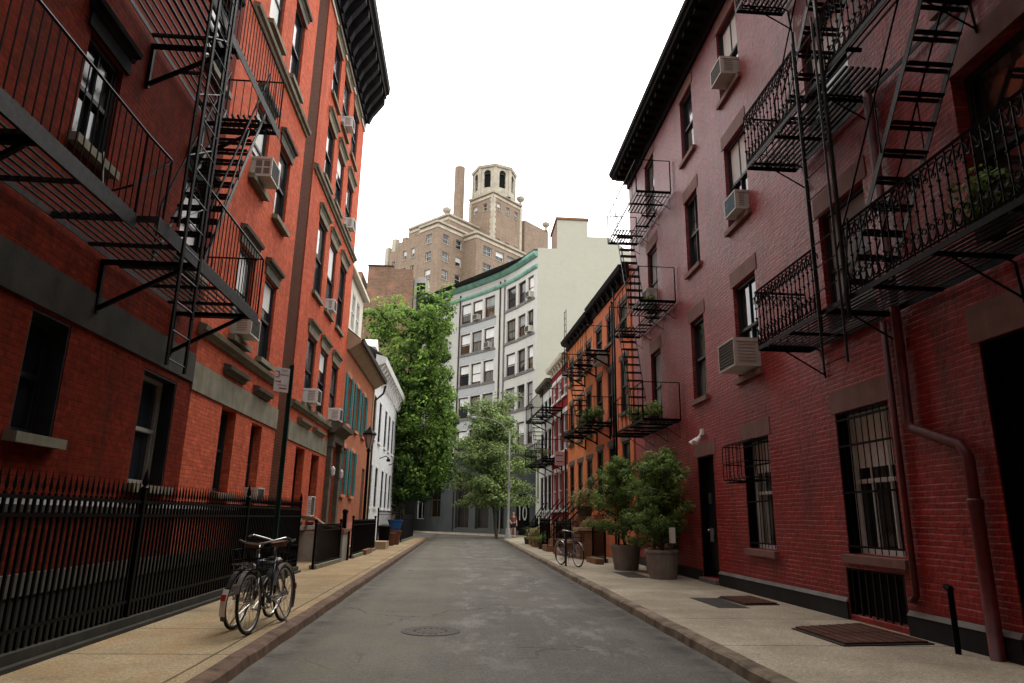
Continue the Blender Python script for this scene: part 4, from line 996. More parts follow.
block('pedestal', 13.6, 14.5, 1.0, 1.4, .3, 'brownstep', 'low brown stoop block between crimson and pale houses', 'stone block', 'brownstep')
def qf(label, ua, ub, d, h): 
    a = FQ(ua, 0, d); b = FQ(ub, 0, d); return simple_fence('iron_fence', label, (a.x, a.y), (b.x, b.y), h, .12, kerbh=.12)
qf('black iron area railing between the potted pines and the brown pedestal', .1, 1.8, 1.0, 1.05)
qf('black iron area railing behind the low stone block on the right', 3.4, 6.2, 1.45, 1.2)
qf('black iron area railing before the deeper orange house', 8.4, 11.0, 1.35, 1.3)
qf('black iron area railing before the crimson house', 12.75, 13.5, 1.2, 1.3)
qf('black iron area railing before the pale house at the far end', 14.6, 17.2, 1.0, .95)

# ------------------------------------------------------------------ grey curved building at the end
GC = Curve([(5.72, 53.3), (5.1, 54.75), (4.48, 56.3), (3.9, 57.45), (3.25, 58.6), (2.2, 60.1), (1.1, 61.55), (.2, 62.65), (-.79, 63.8), (-2.3, 65.5), (-3.87, 67.3), (-6.5, 70.3), (-9.5, 73.6)])
GC.side = -1
# outward is towards the street (-x,-y)
if (GC(8, 0, 1) - GC(8, 0, 0)).y > 0: GC.side = 1
gb = thing('apartment_building', 'grey curved building with green cornice and dark storefront closing the street', 'building', (1, 61, 0))
def s_of(px, lean=.0):     # arc length whose ground point is seen at this horizontal bearing (bearing = x/y)
    px = px - (560 - px) * lean; k = (px - 460) / 708.; lo, hi = 0, GC.c[-1]
    for _ in range(40):
        mid = (lo + hi) / 2; p = GC(mid, 0, 0)
        if p.x / p.y > k: lo = mid
        else: hi = mid
    return lo
wl = GC.c[-1]
gw = [(s_of(b, .07), s_of(a, .07)) for a, b in ((460.5, 470.2), (472, 481.8), (484, 494.2), (506.5, 515.5), (518, 525.5), (527.5, 533.6), (439.5, 448.5), (428.5, 437.5), (417.5, 426.5))]
rowsG = [(19.35, 21.3), (16.35, 18.3), (13.3, 15.25), (10.25, 12.2), (7.2, 9.1)]
opsG = [(a, b, c, d) for c, d in rowsG for a, b in gw]
gd = [(s_of(b), s_of(a)) for a, b in ((455, 468.5), (475, 488.5), (429, 440), (415, 424), (519, 530), (497, 504))]
opsD = [(gd[0][0], gd[0][1], .5, 4.7), (gd[1][0], gd[1][1], .5, 4.7), (gd[2][0], gd[2][1], 1.4, 4.5), (gd[3][0], gd[3][1], 1.2, 4.4), (gd[4][0], gd[4][1], .15, 3.35), (gd[5][0], gd[5][1], .5, 4.6)]
m = MB(); facade(m, GC, 0, wl, 6.3, 23.0, opsG, .18, .8); m.quad(GC(0, 6.3), GC(0, 23), GC(wl, 23) , GC(wl, 6.3)) if False else None
m.build('wall', 'brick_grey', gb)
m = MB(); facade(m, GC, 0, wl, 0, 6.3, opsD, .3, .8); m.build('storefront_wall', 'greydark', gb)
sp = [s_of(p) for p in (498, 457, 500)]
for k, (a, b, c, d) in enumerate(opsG):
    j = k % 9
    window(GC, gb, a, b, c, d, .18, frame='sash_brown', glass='glass' if rnd() < .8 else 'glass_warm', sill='ledge', sill_out=.08, blind=random.choice((0, .5, .5, .55, .95, .9, .4)) if rnd() < .85 else 0, curtain=rnd() < .25)
for k, (a, b, c, d) in enumerate(opsD):
    if k == 4: continue
    w = window(GC, gb, a, b, c, d, .3, frame='sash_white' if k == 3 else 'door_wood', glass='glass_shop', sash=(k in (2, 3)), mull=1)
a, b, c, d = opsD[4]; q = MB(); q.quad(GC(a, c, -.28), GC(b, c, -.28), GC(b, d, -.28), GC(a, d, -.28)); q.build('doorway', 'black', gb)
# blue-grey panels between the windows of the middle bays, sill bands, piers
for c, d in rowsG[1:]:
    m = MB(); m.prism(GC, [(0, d + .12), (.02, d + .12), (.02, d + .98), (0, d + .98)], gw[2][0] - .2, gw[0][1] + .2, 8); m.build('spandrel', 'brick_bluegrey', gb)
for c, d in rowsG:
    m = MB()
    for g0, g1 in ((gw[2][0], gw[0][1]), (gw[5][0], gw[3][1]), (gw[6][0], gw[8][1])):
        m.prism(GC, [(0, c - .28), (.09, c - .26), (.09, c - .16), (0, c - .14)], g0 - .25, g1 + .25, 8)
    m.build('sill_band', 'ledge', gb)
m = MB(); m.prism(GC, [(0, 6.1), (.12, 6.1), (.2, 6.35), (.2, 6.5), (0, 6.6)], 0, wl, 40); m.build('storefront_cornice', 'greydark', gb)
m = MB(); m.prism(GC, [(0, 22.65), (.15, 22.7), (.36, 22.88), (.4, 23.0), (.4, 23.1), (0, 23.2)], 0, wl, 40); m.prism(GC, [(0, 21.7), (.1, 21.7), (.2, 21.85), (.2, 22.0), (0, 22.05)], 0, wl, 40); m.build('cornice', 'copper', gb)
m = MB(); m.prism(GC, [(-.3, 23.3), (.36, 23.11), (.36, 23.28), (-.3, 23.4)], 0, wl, 40); m.build('roof_edge', 'steel_dark', gb)
for px in (499, 458, 503.5):
    q = MB(); s_ = s_of(px, .05); q.tube([GC(s_, .3, .08), GC(s_, 22.3, .08)], .07, 6); q.build('rain_pipe', 'ledge' if px > 500 else 'gutter', gb)
# cream party wall with chimney
m = MB()
prof = [(5.72, 0), (5.72, 23.45), (7.34, 23.45), (7.34, 26.1), (9.95, 26.1), (9.95, 24.65), (11.8, 24.65), (13.0, 23.8), (17, 21.3), (17, 0)]
y0, y1 = 53.28, 64
m.add([(x, y0, z) for x, z in prof], [tuple(range(len(prof)))]); m.build('party_wall', 'brick_cream', gb)
m = MB(); k = len(prof)
yb = 57
m.add([(x, y0 + .01, z) for x, z in prof] + [(x, yb, z) for x, z in prof], [(i, i + 1, k + i + 1, k + i) for i in range(k - 1)] + [tuple(range(k, 2 * k))]); m.build('chimney_side', 'brick_party', gb)
m = MB(); m.box(W, 7.24, 10.05, 26.101, 26.3, 53.18, 57.1); m.build('chimney_cap', 'brownstep', gb)
m = MB(); m.quad((5.7, 53.3, 23.2), (17, 57, 23.2), (17, 80, 23.2), (-9.5, 73.6, 23.2)); m.build('roof', 'slate', gb)
# number at the doorway
def text(body, size, M4, name, mat, parent, depth=.01):
    cu = bpy.data.curves.new(name, 'FONT'); cu.body = body; cu.size = size; cu.extrude = depth; cu.align_x = 'CENTER'; cu.align_y = 'CENTER'
    ob = bpy.data.objects.new(name, cu); COL.objects.link(ob); dg = bpy.context.evaluated_depsgraph_get()
    me = bpy.data.meshes.new_from_object(ob.evaluated_get(dg)); bpy.data.objects.remove(ob)
    me.transform(M4); me.transform(Matrix.Translation(-LOC[parent])); me.materials.clear(); me.materials.append(M[mat])
    o = bpy.data.objects.new(name, me); COL.objects.link(o); o.parent = parent; LOC[o] = LOC[parent]; return o
s0, s1 = opsD[4][0], opsD[4][1]; sc_ = (s0 + s1) / 2
banner = thing('number_banner', 'black banner with large white number 10 hung in the dark end doorway', 'banner', GC(sc_, 1.5, .1))
ctr = Vector((4.62, 52.7, 2.35)); nn = Vector((-.1, -1, 0)).normalized(); tx = Vector((-nn.y, nn.x, 0)); 
ctr = GC(sc_, 2.5, .32)
FB = Fr((ctr.x, ctr.y), (1, .0), (0, -1))
q = MB(); q.box(FB, -.32, .62, .5, 3.3, -.06, -.02); q.build('cloth', 'black', banner)
text('10', 1.62, Matrix.Translation(Vector((ctr.x + .14, ctr.y - .0, 1.78))) @ Matrix.Rotation(math.pi / 2, 4, 'X') @ Matrix.Diagonal((.48, 1.0, 1, 1)), 'number', 'white', banner)
ac_lab = 'small pale air conditioner in a window of the grey curved building at the street end'
for (r, j) in ((0, 1), (0, 5), (1, 2), (1, 5), (3, 3)):
    a, b = gw[j]; ac_unit(GC, (a + b) / 2, rowsG[r][0] + .02, min(.7, (b - a) * .8), .5, .35, label=ac_lab, group='small air conditioners on the grey curved building')
slab('sidewalk', [tuple(GC(s, 0, d).xy) for s, d in [(x, 0) for x in range(0, 24, 2)]] + [tuple(GC(s, 0, 1.5).xy) for s in range(22, 2, -2)], -.3, .12, 'walk_right')

# ------------------------------------------------------------------ party wall building behind the tree, tower building
pb = thing('brick_building', 'rough brown brick party wall with stepped parapet behind the vine covered tree', 'building', (-8, 66, 0))
m = MB()
pf = [(-14, 0), (-14, 22.2), (-10.4, 22.2), (-10.4, 24.4), (-9.3, 24.4), (-9.3, 22.6), (-8.75, 22.6), (-8.75, 25.0), (-6.2, 25.0), (-6.2, 24.8), (-4.35, 24.8), (-4.35, 0)]
k = len(pf); m.add([(x - 1, 63.5, z) for x, z in pf] + [(x - 1, 72, z) for x, z in pf], [tuple(range(k)), tuple(range(k, 2 * k))[::-1]] + [(i, i + 1, k + i + 1, k + i) for i in range(k - 1)]); m.build('wall', 'brick_party', pb)
m = MB(); m.box(W, -9.8, -7.25, 25.002, 25.12, 63.4, 65); m.build('coping', 'gutter', pb)
m = MB()
m.box(W, -5.3, -5.05, 17, 24.2, 64.2, 66); m.box(W, -4.2, -3.9, 17, 24.0, 64.2, 66); m.box(W, -5.05, -4.2, 23.7, 24.3, 64.2, 66); m.build('white_bay', 'ac_vent', pb)
m = MB(); m.box(W, -5.048, -4.202, 17, 23.698, 65, 66); m.build('bay_opening', 'slate', pb)

tw = thing('tower_building', 'tan brick tower with octagonal lantern top, far behind the grey curved building', 'building', (4, 135, 0))
S2 = math.sqrt(.5)
class Rot:                       # plan axes turned 45 degrees: u right-back, d towards the viewer along -(left-back)
    pass
def FA(ox, oy): return Fr((ox, oy), (S2, S2), (S2, -S2))     # right-hand face
def FBk(ox, oy): return Fr((ox, oy), (-S2, S2), (-S2, -S2))  # left-hand face
def wing(ox, oy, la, lb, z0, z1, wa, wb, trim=True, ww=1.3, wh=1.9, quoin=False, step=3.6):
    A_, B_ = FA(ox, oy), FBk(ox, oy)
    opa, opb = [], []
    zr = z1 - 2.2 - wh
    while zr > z0 + .3 and zr > z1 - 24:
        opa += [(u, u + ww, zr, zr + wh) for u in wa]; opb += [(u, u + ww, zr, zr + wh) for u in wb]; zr -= step
    m = MB(); facade(m, A_, 0, la, z0, z1, opa, .25); facade(m, B_, 0, lb, z0, z1, opb, .25)
    a0, a1, b1_ = A_(la, z0), A_(la, z1), B_(lb, z1); 
    far = Vector((S2 * (la - lb), S2 * (la + lb), 0)) + Vector((ox, oy, 0))
    m.quad(A_(la, z0), A_(la, z1), Vector((far.x, far.y, z1)), Vector((far.x, far.y, z0)))
    m.quad(B_(lb, z0), B_(lb, z1), Vector((far.x, far.y, z1)), Vector((far.x, far.y, z0)))
    m.quad(A_(0, z1), A_(la, z1), Vector((far.x, far.y, z1)), B_(lb, z1))
    m.build('wall', 'brick_tower', tw)
    for F_, ops in ((A_, opa), (B_, opb)):
        for a, b, c, d in ops: 
            window(F_, tw, a, b, c, d, .25, frame='sash_white', sill='trim_tan', mull=1 if ww > 2 else 0, blind=random.choice((0, .5, 0)))
    if trim:
        m = MB()
        for F_, l in ((A_, la), (B_, lb)):
            m.prism(F_, [(0, z1 - 1.3), (.12, z1 - 1.3), (.12, z1 - .8), (0, z1 - .8)], .0, l)
            m.prism(F_, [(0, z1 - .35), (.25, z1 - .35), (.3, z1 + .05), (0, z1 + .1)], .0, l)
        m.build('trim', 'trim_tan', tw)
    if quoin:
        for F_, l in ((A_, la), (B_, lb)):
            m = MB()
            z = z0
            while z < z1 - 1.3: m.box(F_, .0, .55 if int(z * 2) % 2 else .8, z, z + .551, 0, .1); z += .55
            m.build('quoins', 'trim_tan', tw)
            m = MB(); m.box(F_, l - .7, l, z0, z1 - 1.3, 0, .1); m.build('quoins', 'trim_tan', tw)
#TOWER#
exec_tower = True
wing(-6.1, 121, 7.9, 5.2, 0, 56.1, [1.4, 4.9], [1.6], ww=1.6)
wing(-9.8, 124.7, 3, 6.2, 0, 54.4, [], [1.2, 3.6], trim=False, ww=1.0)
wing(-14.2, 129.2, 3, 2.6, 0, 53.0, [], [.8], trim=False, ww=.8)
wing(1.3, 123.5, 19, 3.5, 0, 55.3, [2.0, 5.6, 9.0, 12.5, 16], [], ww=2.4)
wing(-4.4, 127, 14, 12, 0, 60.4, [], [], trim=True)
wing(4.6, 130.3, 9.2, 7.0, 0, 67.6, [1.2, 4.0, 6.8], [1.8, 4.6], ww=1.15, wh=1.7, quoin=True, step=8)
wing(12.0, 139.5, 8.5, 4, 0, 65.5, [], [], trim=False)
for x, y, z, h in ((-16.6, 133, 50, 5.0), (-15.1, 131.4, 51, 5.3), (-12.9, 130.0, 53, 3.2), (-11.0, 128.2, 54, 2.2)):
    m = MB(); m.box(FA(x, y), 0, 1.1, z - 6, z + h, -1.1, 0); m.build('pier', 'trim_tan' if x < -14 else 'brick_tower', tw)
m = MB(); m.tube([(-2.6, 133, 55), (-2.6, 133, 73.8)], [1.2, 1.15], 8); m.build('chimney', 'brick_tower', tw)
# octagonal lantern
cx_, cy_ = 4.9, 136.2
oc = [(cx_ + 4.6 * math.cos(k * math.pi / 4), cy_ + 4.6 * math.sin(k * math.pi / 4)) for k in range(8)]
for k in range(8):
    p, q_ = Vector((*oc[k], 0)), Vector((*oc[(k + 1) % 8], 0)); l = (q_ - p).length; t_ = (q_ - p).normalized(); n_ = Vector((t_.y, -t_.x, 0))
    F_ = Fr((p.x, p.y), (t_.x, t_.y), (n_.x, n_.y)); m = MB()
    facade(m, F_, 0, l, 67.6, 74.4, [(l / 2 - .75, l / 2 + .75, 69.3, 72.6)], .4)
    m.box(F_, -.1, .35, 67.6, 74.4, .01, .16); m.box(F_, l - .35, l + .1, 67.6, 74.4, .01, .15)
    m.prism(F_, [(0, 73.8), (.3, 73.9), (.45, 74.4), (0, 74.5)], -.12, l + .12)
    lw = m.build('lantern_wall', 'trim_tan', tw)
    m = MB(); m.box(F_, l / 2 - .8, l / 2 + .8, 69.3, 72.6, -.5, -.42); ar = [F_(l / 2 + .75 * math.cos(x), 72.6 + .75 * math.sin(x), .02) for x in [math.pi * i / 8 for i in range(9)]]; m.add(ar, [tuple(range(9))]); m.build('arch_opening', 'black', lw)
m = MB(); m.add([(x + (x - cx_) * .05, y + (y - cy_) * .05, 74.5) for x, y in oc] + [(cx_, cy_, 75.9)], [(k, (k + 1) % 8, 8) for k in range(8)]); m.build('lantern_roof', 'trim_tan', tw)
for x, y, z in ((-4.9, 129, 60.4), (10.8, 136.9, 67.6), (17.4, 145.0, 65.5)):
    m = MB(); m.lathe((x, y, z), [(.5, 0), (.3, .5), (.25, .8), (.8, 1.3), (.95, 1.8), (.5, 2.1), (.15, 2.5)], 10); m.build('urn', 'trim_tan', tw)

# ------------------------------------------------------------------ foliage
def leaves(mb, c, rad, n, size, lo=.1, hi=1., shellp=.6, droop=0., flat=0., aspect=1.7, zgrad=.3, clump=.25):
    c = Vector(c); cb = U(-clump, clump)
    for _ in range(n):
        while True:
            d = Vector((U(-1, 1), U(-1, 1), U(-1, 1)))
            if .05 < d.length < 1: break
        r = d.length; d.normalize(); rr = r ** (1 - shellp)
        p = c + Vector((d.x * rad[0], d.y * rad[1], d.z * rad[2])) * rr
        nrm = (d + Vector((U(-.8, .8), U(-.8, .8), U(-.2, .9)))).normalized()
        if flat: nrm = (nrm * (1 - flat) + Vector((U(-.3, .3), U(-.3, .3), 1)) * flat).normalized()
        t = nrm.cross(Vector((U(-1, 1), U(-1, 1), U(-1, 1)))).normalized()
        if droop: 
            t = (t * (1 - droop) + Vector((0, 0, -1)) * droop); t = (t - nrm * t.dot(nrm)).normalized()
        b = nrm.cross(t); s = size * U(.6, 1.35)
        mb.add([p - t * s * .5, p + b * s * .5 / aspect, p + t * s * .5, p - b * s * .5 / aspect], [(0, 1, 2, 3)])
        k = .42 + cb + zgrad * d.z * rr + .25 * (rr - .7) + U(-.13, .13)  # light painted into tint: lighter tops and outsides, darker undersides and cores
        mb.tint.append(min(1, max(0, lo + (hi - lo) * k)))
def limb(mb, p, q, r0, r1, n=4, wob=.1, sides=6):
    p, q = Vector(p), Vector(q); pts = [p.lerp(q, i / n) + (Vector((U(-wob, wob), U(-wob, wob), 0)) if 0 < i < n else Vector()) for i in range(n + 1)]
    mb.tube(pts, [r0 + (r1 - r0) * i / n for i in range(n + 1)], sides); return pts

# the vine covered tree
t = thing('vine_tree', 'tall tree smothered in bright green vines leaning over the left sidewalk at the street end', 'tree', (-4.2, 49.4, .1))
m = MB(); limb(m, (-4.3, 49.6, 0), (-4.0, 49.4, 6), .32, .24, 6, .08, 8); limb(m, (-4.0, 49.4, 6), (-4.2, 49.0, 15), .24, .05, 6, .2)
for k in range(16): z = 4.5 + k * .65; limb(m, (-4.1, 49.4, z), (-4.1 + U(-2, 2.2), 49 + U(-2, 2), z + U(-.3, 1.2)), .09, .02, 4, .15, 5)
m.build('trunk', 'bark', t, smooth=True)
m = MB(); random.seed(11)
def hw(z):  # right and left extent of the mass by height
    import bisect
    T = [(2.6, -4.9, -2.6), (4, -5.0, -1.2), (5.5, -5.0, -.9), (7.5, -4.9, -.75), (9.5, -5.0, -.9), (11.5, -5.6, -1.2), (13.5, -6.4, -1.6), (15.6, -7.2, -1.3), (17.6, -7.0, -1.4), (18.6, -4.4, -2.2)]
    for a, b in zip(T, T[1:]):
        if a[0] <= z <= b[0]: k = (z - a[0]) / (b[0] - a[0]); return a[1] + (b[1] - a[1]) * k, a[2] + (b[2] - a[2]) * k
    return T[-1][1:]
for k in range(600):
    z = U(2.8, 18.4); x0, x1 = hw(z); s = rnd(); x = x0 + (x1 - x0) * s
    if z > 15.4 and x < -3.4 and z > 17.0 - (abs(x + 5.6) * .4): continue
    if z > 17.5 + .4 * math.sin(x * 3): continue
    y = 49.3 + U(-2.3, 1.2) * (1 - .5 * abs(2 * s - 1)); r = U(.4, .85)
    leaves(m, (x, y, z), (r, r, r * U(.7, 1.0)), 52, random.choice((.18, .24, .32)), shellp=.75, droop=.3, clump=.42, zgrad=.75, lo=.0 if z < 5 else .04, hi=.5 if z < 4.2 else (.75 if z < 7 else 1.0))  # lower clumps tinted darker to paint in the crown's own shade
for k in range(150):   # hanging strands
    z = U(4, 16); x0, x1 = hw(z); x = x1 + U(-1.6, .12); y = 48 + U(-.9, .5)
    for j in range(8):
        leaves(m, (x + U(-.08, .08), y + U(-.1, .1), z - j * .15), (.13, .13, .13), 5, .2, droop=.6, clump=.3)
m.build('crown', 'leaf_vine', t)
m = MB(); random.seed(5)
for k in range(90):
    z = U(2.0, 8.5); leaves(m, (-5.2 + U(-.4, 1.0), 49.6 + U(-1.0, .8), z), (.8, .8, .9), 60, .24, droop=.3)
m.build('shaded_creeper', 'leaf_dark', t)  # dark leaf colour stands in for shade under the crown
# locust tree before the grey building
t = thing('street_tree', 'airy young street tree with layered yellow green leaves before the grey curved building', 'tree', (2.2, 51.2, .1))
m = MB(); random.seed(21)
limb(m, (2.7, 51.2, 0), (2.2, 51.2, 4), .13, .10, 5, .05, 7); limb(m, (2.2, 51.2, 4), (1.7, 51.2, 10.2), .10, .02, 6, .12)
tips = []
for k in range(90):
    z = 2.3 + k * .078; a = U(0, 2 * math.pi); l = U(1.6, 3.5) * (1.0 if z < 6.5 else max(.25, 1 - (z - 6.5) / 4.2))
    p = limb(m, (2.15, 51.2, z), (2.15 + l * math.cos(a), 51.2 + l * .7 * math.sin(a), z + U(-1.0, .9)), .035, .008, 4, .12, 4); tips.append(p)
tips.append(limb(m, (2.0, 51.2, 8), (3.75, 51.2, 10.3), .03, .008, 4, .1, 4)); tips.append(limb(m, (2.0, 51.2, 8), (3.0, 51.2, 10.6), .03, .008, 4, .1, 4)); tips.append(limb(m, (1.8, 51.2, 8), (.2, 51.2, 9.6), .03, .008, 4, .1, 4))
m.build('trunk', 'bark', t)
m = MB()
for p in tips:
    for j in range(1, len(p)):
        for _ in range(5):
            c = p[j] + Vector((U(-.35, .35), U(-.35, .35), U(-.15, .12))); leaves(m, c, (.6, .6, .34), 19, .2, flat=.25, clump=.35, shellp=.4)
m.build('crown', 'leaf_locust', t)
# potted pines
def pot(base, r, h, root, mat='pot'):
    m = MB(); m.lathe(base, [(r * .78, 0), (r * .98, h * .9), (r * 1.04, h * .9), (r * 1.04, h), (r * .9, h), (r * .86, h - .08), (.001, h - .08)], 22); return m.build('pot', mat, root)
def pine(base, H, W_, pr, ph, label, seed, lean=0):
    random.seed(seed); t = thing('potted_pine', label, 'potted tree', base); b = Vector(base); p = pot(b, pr, ph, t)
    m = MB(); m.lathe(b + Vector((0, 0, ph - .085)), [(pr * .87, 0), (.001, .03)], 14); m.build('soil', 'soil', p)
    m = MB(); limb(m, b + Vector((0, 0, ph - .1)), b + Vector((lean, 0, H)), .05, .012, 6, .05, 6); ends = []
    for k in range(38):
        z = ph + .08 + (H - ph - .12) * (k / 37) ** .95; a = k * 2.4 + U(-.4, .4); w = W_ * (1.0 - .5 * ((z - ph) / (H - ph)) ** 2.2) * U(.3, 1.3)
        c = b + Vector((lean * z / H, 0, z)); e = c + Vector((w * math.cos(a), w * math.sin(a), U(.05, .45))); limb(m, c, e, .016, .006, 3, .04, 4); ends.append((c, e))
    m.build('trunk', 'bark', t)
    m = MB()
    for c, e in ends:
        for s in (.45, .72, 1.0):
            q = c.lerp(e, s) + Vector((U(-.06, .06), U(-.06, .06), U(-.05, .08)))
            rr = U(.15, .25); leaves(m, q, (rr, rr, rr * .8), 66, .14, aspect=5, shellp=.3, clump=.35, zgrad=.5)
    m.build('foliage', 'leaf_pine', t); return t
pine((4.85, 16.75, .12), 2.75, .62, .40, .66, 'bushy pine in the nearer large grey planter by the black door', 3, .05)
pine((4.62, 19.5, .12), 2.75, .82, .42, .66, 'bushy pine in the farther large grey planter', 8, -.2)
pine((5.1, 18.2, .12), 2.5, .62, .3, .5, 'middle bushy pine squeezed between the two big planters', 14)
q = MB(); q.box(W, 4.85, 4.99, .95, 1.3, 16.12, 16.14); 
tag(q.build('paper_notice', 'leafwrap', loc=(5.03, 16.26, 1.0)), 'pale paper notice hanging among the pine branches over the nearer planter', 'notice')
# flowering shrub over the stoop, plants on the fire escapes
def plant(base, r, n, size, label, mat, name='potted_plant', pr=.14, ph=.2, potm='steel_dark', hang=0, cat='plant'):
    t = thing(name, label, cat, base); b = Vector(base); pot(b, pr, ph, t, potm)
    m = MB()
    for _ in range(max(4, int(n / 40))): leaves(m, b + Vector((U(-r, r) * .6, U(-r, r) * .6, ph + r * .5 + U(-.3 - hang, .5) * r)), (r * .6, r * .6, r * .5), 40, size, clump=.3)
    m.build('foliage', mat, t); return t
random.seed(31)
plant(FQ(3.0, 1.55, 1.0), .55, 900, .10, 'pale pinkish green shrub in a pot above the brown stoop past the pines', 'leaf_pink', pr=.3, ph=.35)
plant(FQ(3.4, 4.96, .6), .42, 500, .12, 'leafy yellow green plant on the lower platform of the orange house fire escape', 'leaf_pot')
plant(FQ(4.2, 4.96, .7), .32, 360, .1, 'trailing plant beside the leafy one on the orange house fire escape', 'leaf_pink', hang=1.2)
plant(FR(18.3, 4.01, .45), .3, 300, .09, 'green plant on the lowest small corner platform, nearer one', 'leaf_pine')
plant(FR(19.6, 4.01, .6), .34, 360, .1, 'green plant on the lowest small corner platform, farther one', 'leaf_pine')
plant(FR(18.4, 7.21, .4), .2, 160, .08, 'small plant in a pot on the middle small corner platform', 'leaf_pot', pr=.2, ph=.22)
plant(FR(5.9, 4.21, .5), .34, 420, .08, 'green potted plant behind the scrolled railing at the right edge', 'leaf_pot')
plant(FQ(13.5, 4.41, .7), .3, 240, .1, 'potted plant on the far fire escape of the right row', 'leaf_pink')
plant(FQ(12.6, .12, 1.35), .42, 500, .12, 'dark shrub in a dark pot before the crimson house', 'leaf_pink', pr=.25, ph=.35)
plant(FQ(15.2, .12, 1.3), .42, 500, .12, 'dark reddish shrub in a dark pot before the pale far house', 'leaf_dark', pr=.25, ph=.35)
plant(FQ(9.6, .12, 1.5), .35, 360, .1, 'low shrub in a dark pot before the deeper orange house railing', 'leaf_pine', pr=.2, ph=.3)

# ------------------------------------------------------------------ far left sidewalk clutter
m = MB(); m.box(W, -3.55, -2.98, .12, .42, 29.3, 30.6); tag(m.build('stone_step', 'tanstep', loc=(-3.2, 30, .12)), 'tan stone step on the left sidewalk past the second black railing', 'step')
m = MB(); m.box(W, -3.75, -3.2, .12, .28, 25.1, 26.6); tag(m.build('stone_step', 'brownstep', loc=(-3.4, 26, .12)), 'low reddish edging step at the foot of the black railing on the left', 'step')
for i, (x, y, s) in enumerate(((-3.2, 33.0, 1.), (-3.1, 34.3, 1.15), (-3.45, 34.6, .9))):
    m = MB(); m.lathe((x, y, .12), [(.2 * s, 0), (.27 * s, .5 * s), (.3 * s, .5 * s), (.3 * s, .58 * s), (.24 * s, .58 * s), (.001, .5 * s)], 12)
    tag(m.build('clay_pot', 'clay', loc=(x, y, .12)), ['red clay pot nearest along the left railing', 'larger red clay pot under the blue tub', 'small red clay pot tucked behind the blue tub'][i], 'pot')
m = MB(); m.lathe((-3.1, 34.3, .80), [(.24, 0), (.34, .42), (.37, .42), (.37, .47), (.3, .47), (.27, .06), (.001, .06)], 16)
tag(m.build('tub', 'blue', loc=(-3.1, 34.3, .8)), 'bright blue plastic tub on the far left sidewalk', 'tub')
def bin_(x, y, label):
    t = thing('trash_bin', label, 'bin', (x, y, .12)); m = MB(); m.lathe((x, y, .12), [(.22, 0), (.28, .78), (.3, .8), (.3, .84)], 14); m.build('body', 'iron', t)
    m = MB(); m.lathe((x, y, .961), [(.31, 0), (.31, .04), (.1, .1), (.001, .1)], 14); m.build('lid', 'iron', t)
bin_(-3.35, 32.0, 'round black trash bin beside the clay pots on the left')
# stoop railing of the white house
simple_fence('iron_fence', 'black iron stoop railing against the white house', (-3.55, 31.0), (-3.1, 36.6), 1.5, .22)

# ------------------------------------------------------------------ street furniture
t = thing('street_sign', 'green post with faded white and red parking sign behind the parked bicycles', 'sign', (-2.88, 11.4, .12))
Bp = Vector((-2.88, 11.4, 0))
FP = Fr((Bp.x, Bp.y), (1, 0), (0, -1))
m = MB(); m.box(FP, -.035, .035, .1, 3.86, 0, .012); m.box(FP, -.035, -.022, .1, 3.86, .0121, .045); m.box(FP, .022, .035, .1, 3.86, .0121, .045); m.build('post', 'green', t)
FSg = Fr((Bp.x - .022, Bp.y - .05), (-.80, -.60), (.60, -.80))
m = MB(); m.box(FSg, .0, .25, 3.38, 3.78, 0, .006); sg = m.build('panel', 'sign_white', t)
m = MB()
for x0, x1, z0, z1 in ((.17, .235, 3.61, 3.625), (.17, .185, 3.625, 3.72), (.185, .23, 3.705, 3.72), (.03, .16, 3.43, 3.45), (.14, .235, 3.54, 3.555)):
    m.box(FSg, x0, x1, z0, z1, .0062, .008)
# arrow
m.add([FSg(.19, 3.547, .0085), FSg(.14, 3.57, .0085), FSg(.14, 3.525, .0085)], [(0, 1, 2)])
m.build('red_marks', 'sign_red', sg)
t2 = Matrix(((-.80, 0, .60, 0), (-.60, 0, -.80, 0), (0, 1, 0, 0), (0, 0, 0, 1)))
def signtext(body, size, u, z, mat):
    p = FSg(u, z, .008); R_ = Matrix((( .80, 0, .60, p.x), (.60, 0, -.80, p.y), (0, 1, 0, p.z), (0, 0, 0, 1)))
    text(body, size, R_, 'lettering', mat, sg, .0008)
signtext('NO', .06, .09, 3.735, 'sign_red'); signtext('PARKING', .036, .085, 3.665, 'sign_red'); signtext('ANYTIME', .036, .11, 3.49, 'sign_red')
pole_t = thing('street_sign', 'dark green sign post with sun faded pink sign beside the right hand bicycle', 'sign', (3.12, 20.7, .12))
m = MB(); m.tube([(3.12, 20.7, .1), (3.12, 20.7, 3.5)], .035, 6); m.build('post', 'green', pole_t)
m = MB(); m.box(Fr((3.08, 20.66), (-1, -.1), (.1, -1)), .0, .30, 3.0, 3.42, 0, .006); sp_ = m.build('panel', 'sign_pink', pole_t)
m = MB(); F_ = Fr((3.08, 20.66), (-1, -.1), (.1, -1)); m.box(F_, .04, .26, 3.28, 3.31, .0062, .008); m.box(F_, .04, .26, 3.1, 3.13, .0062, .008); m.build('red_marks', 'sign_red', sp_)
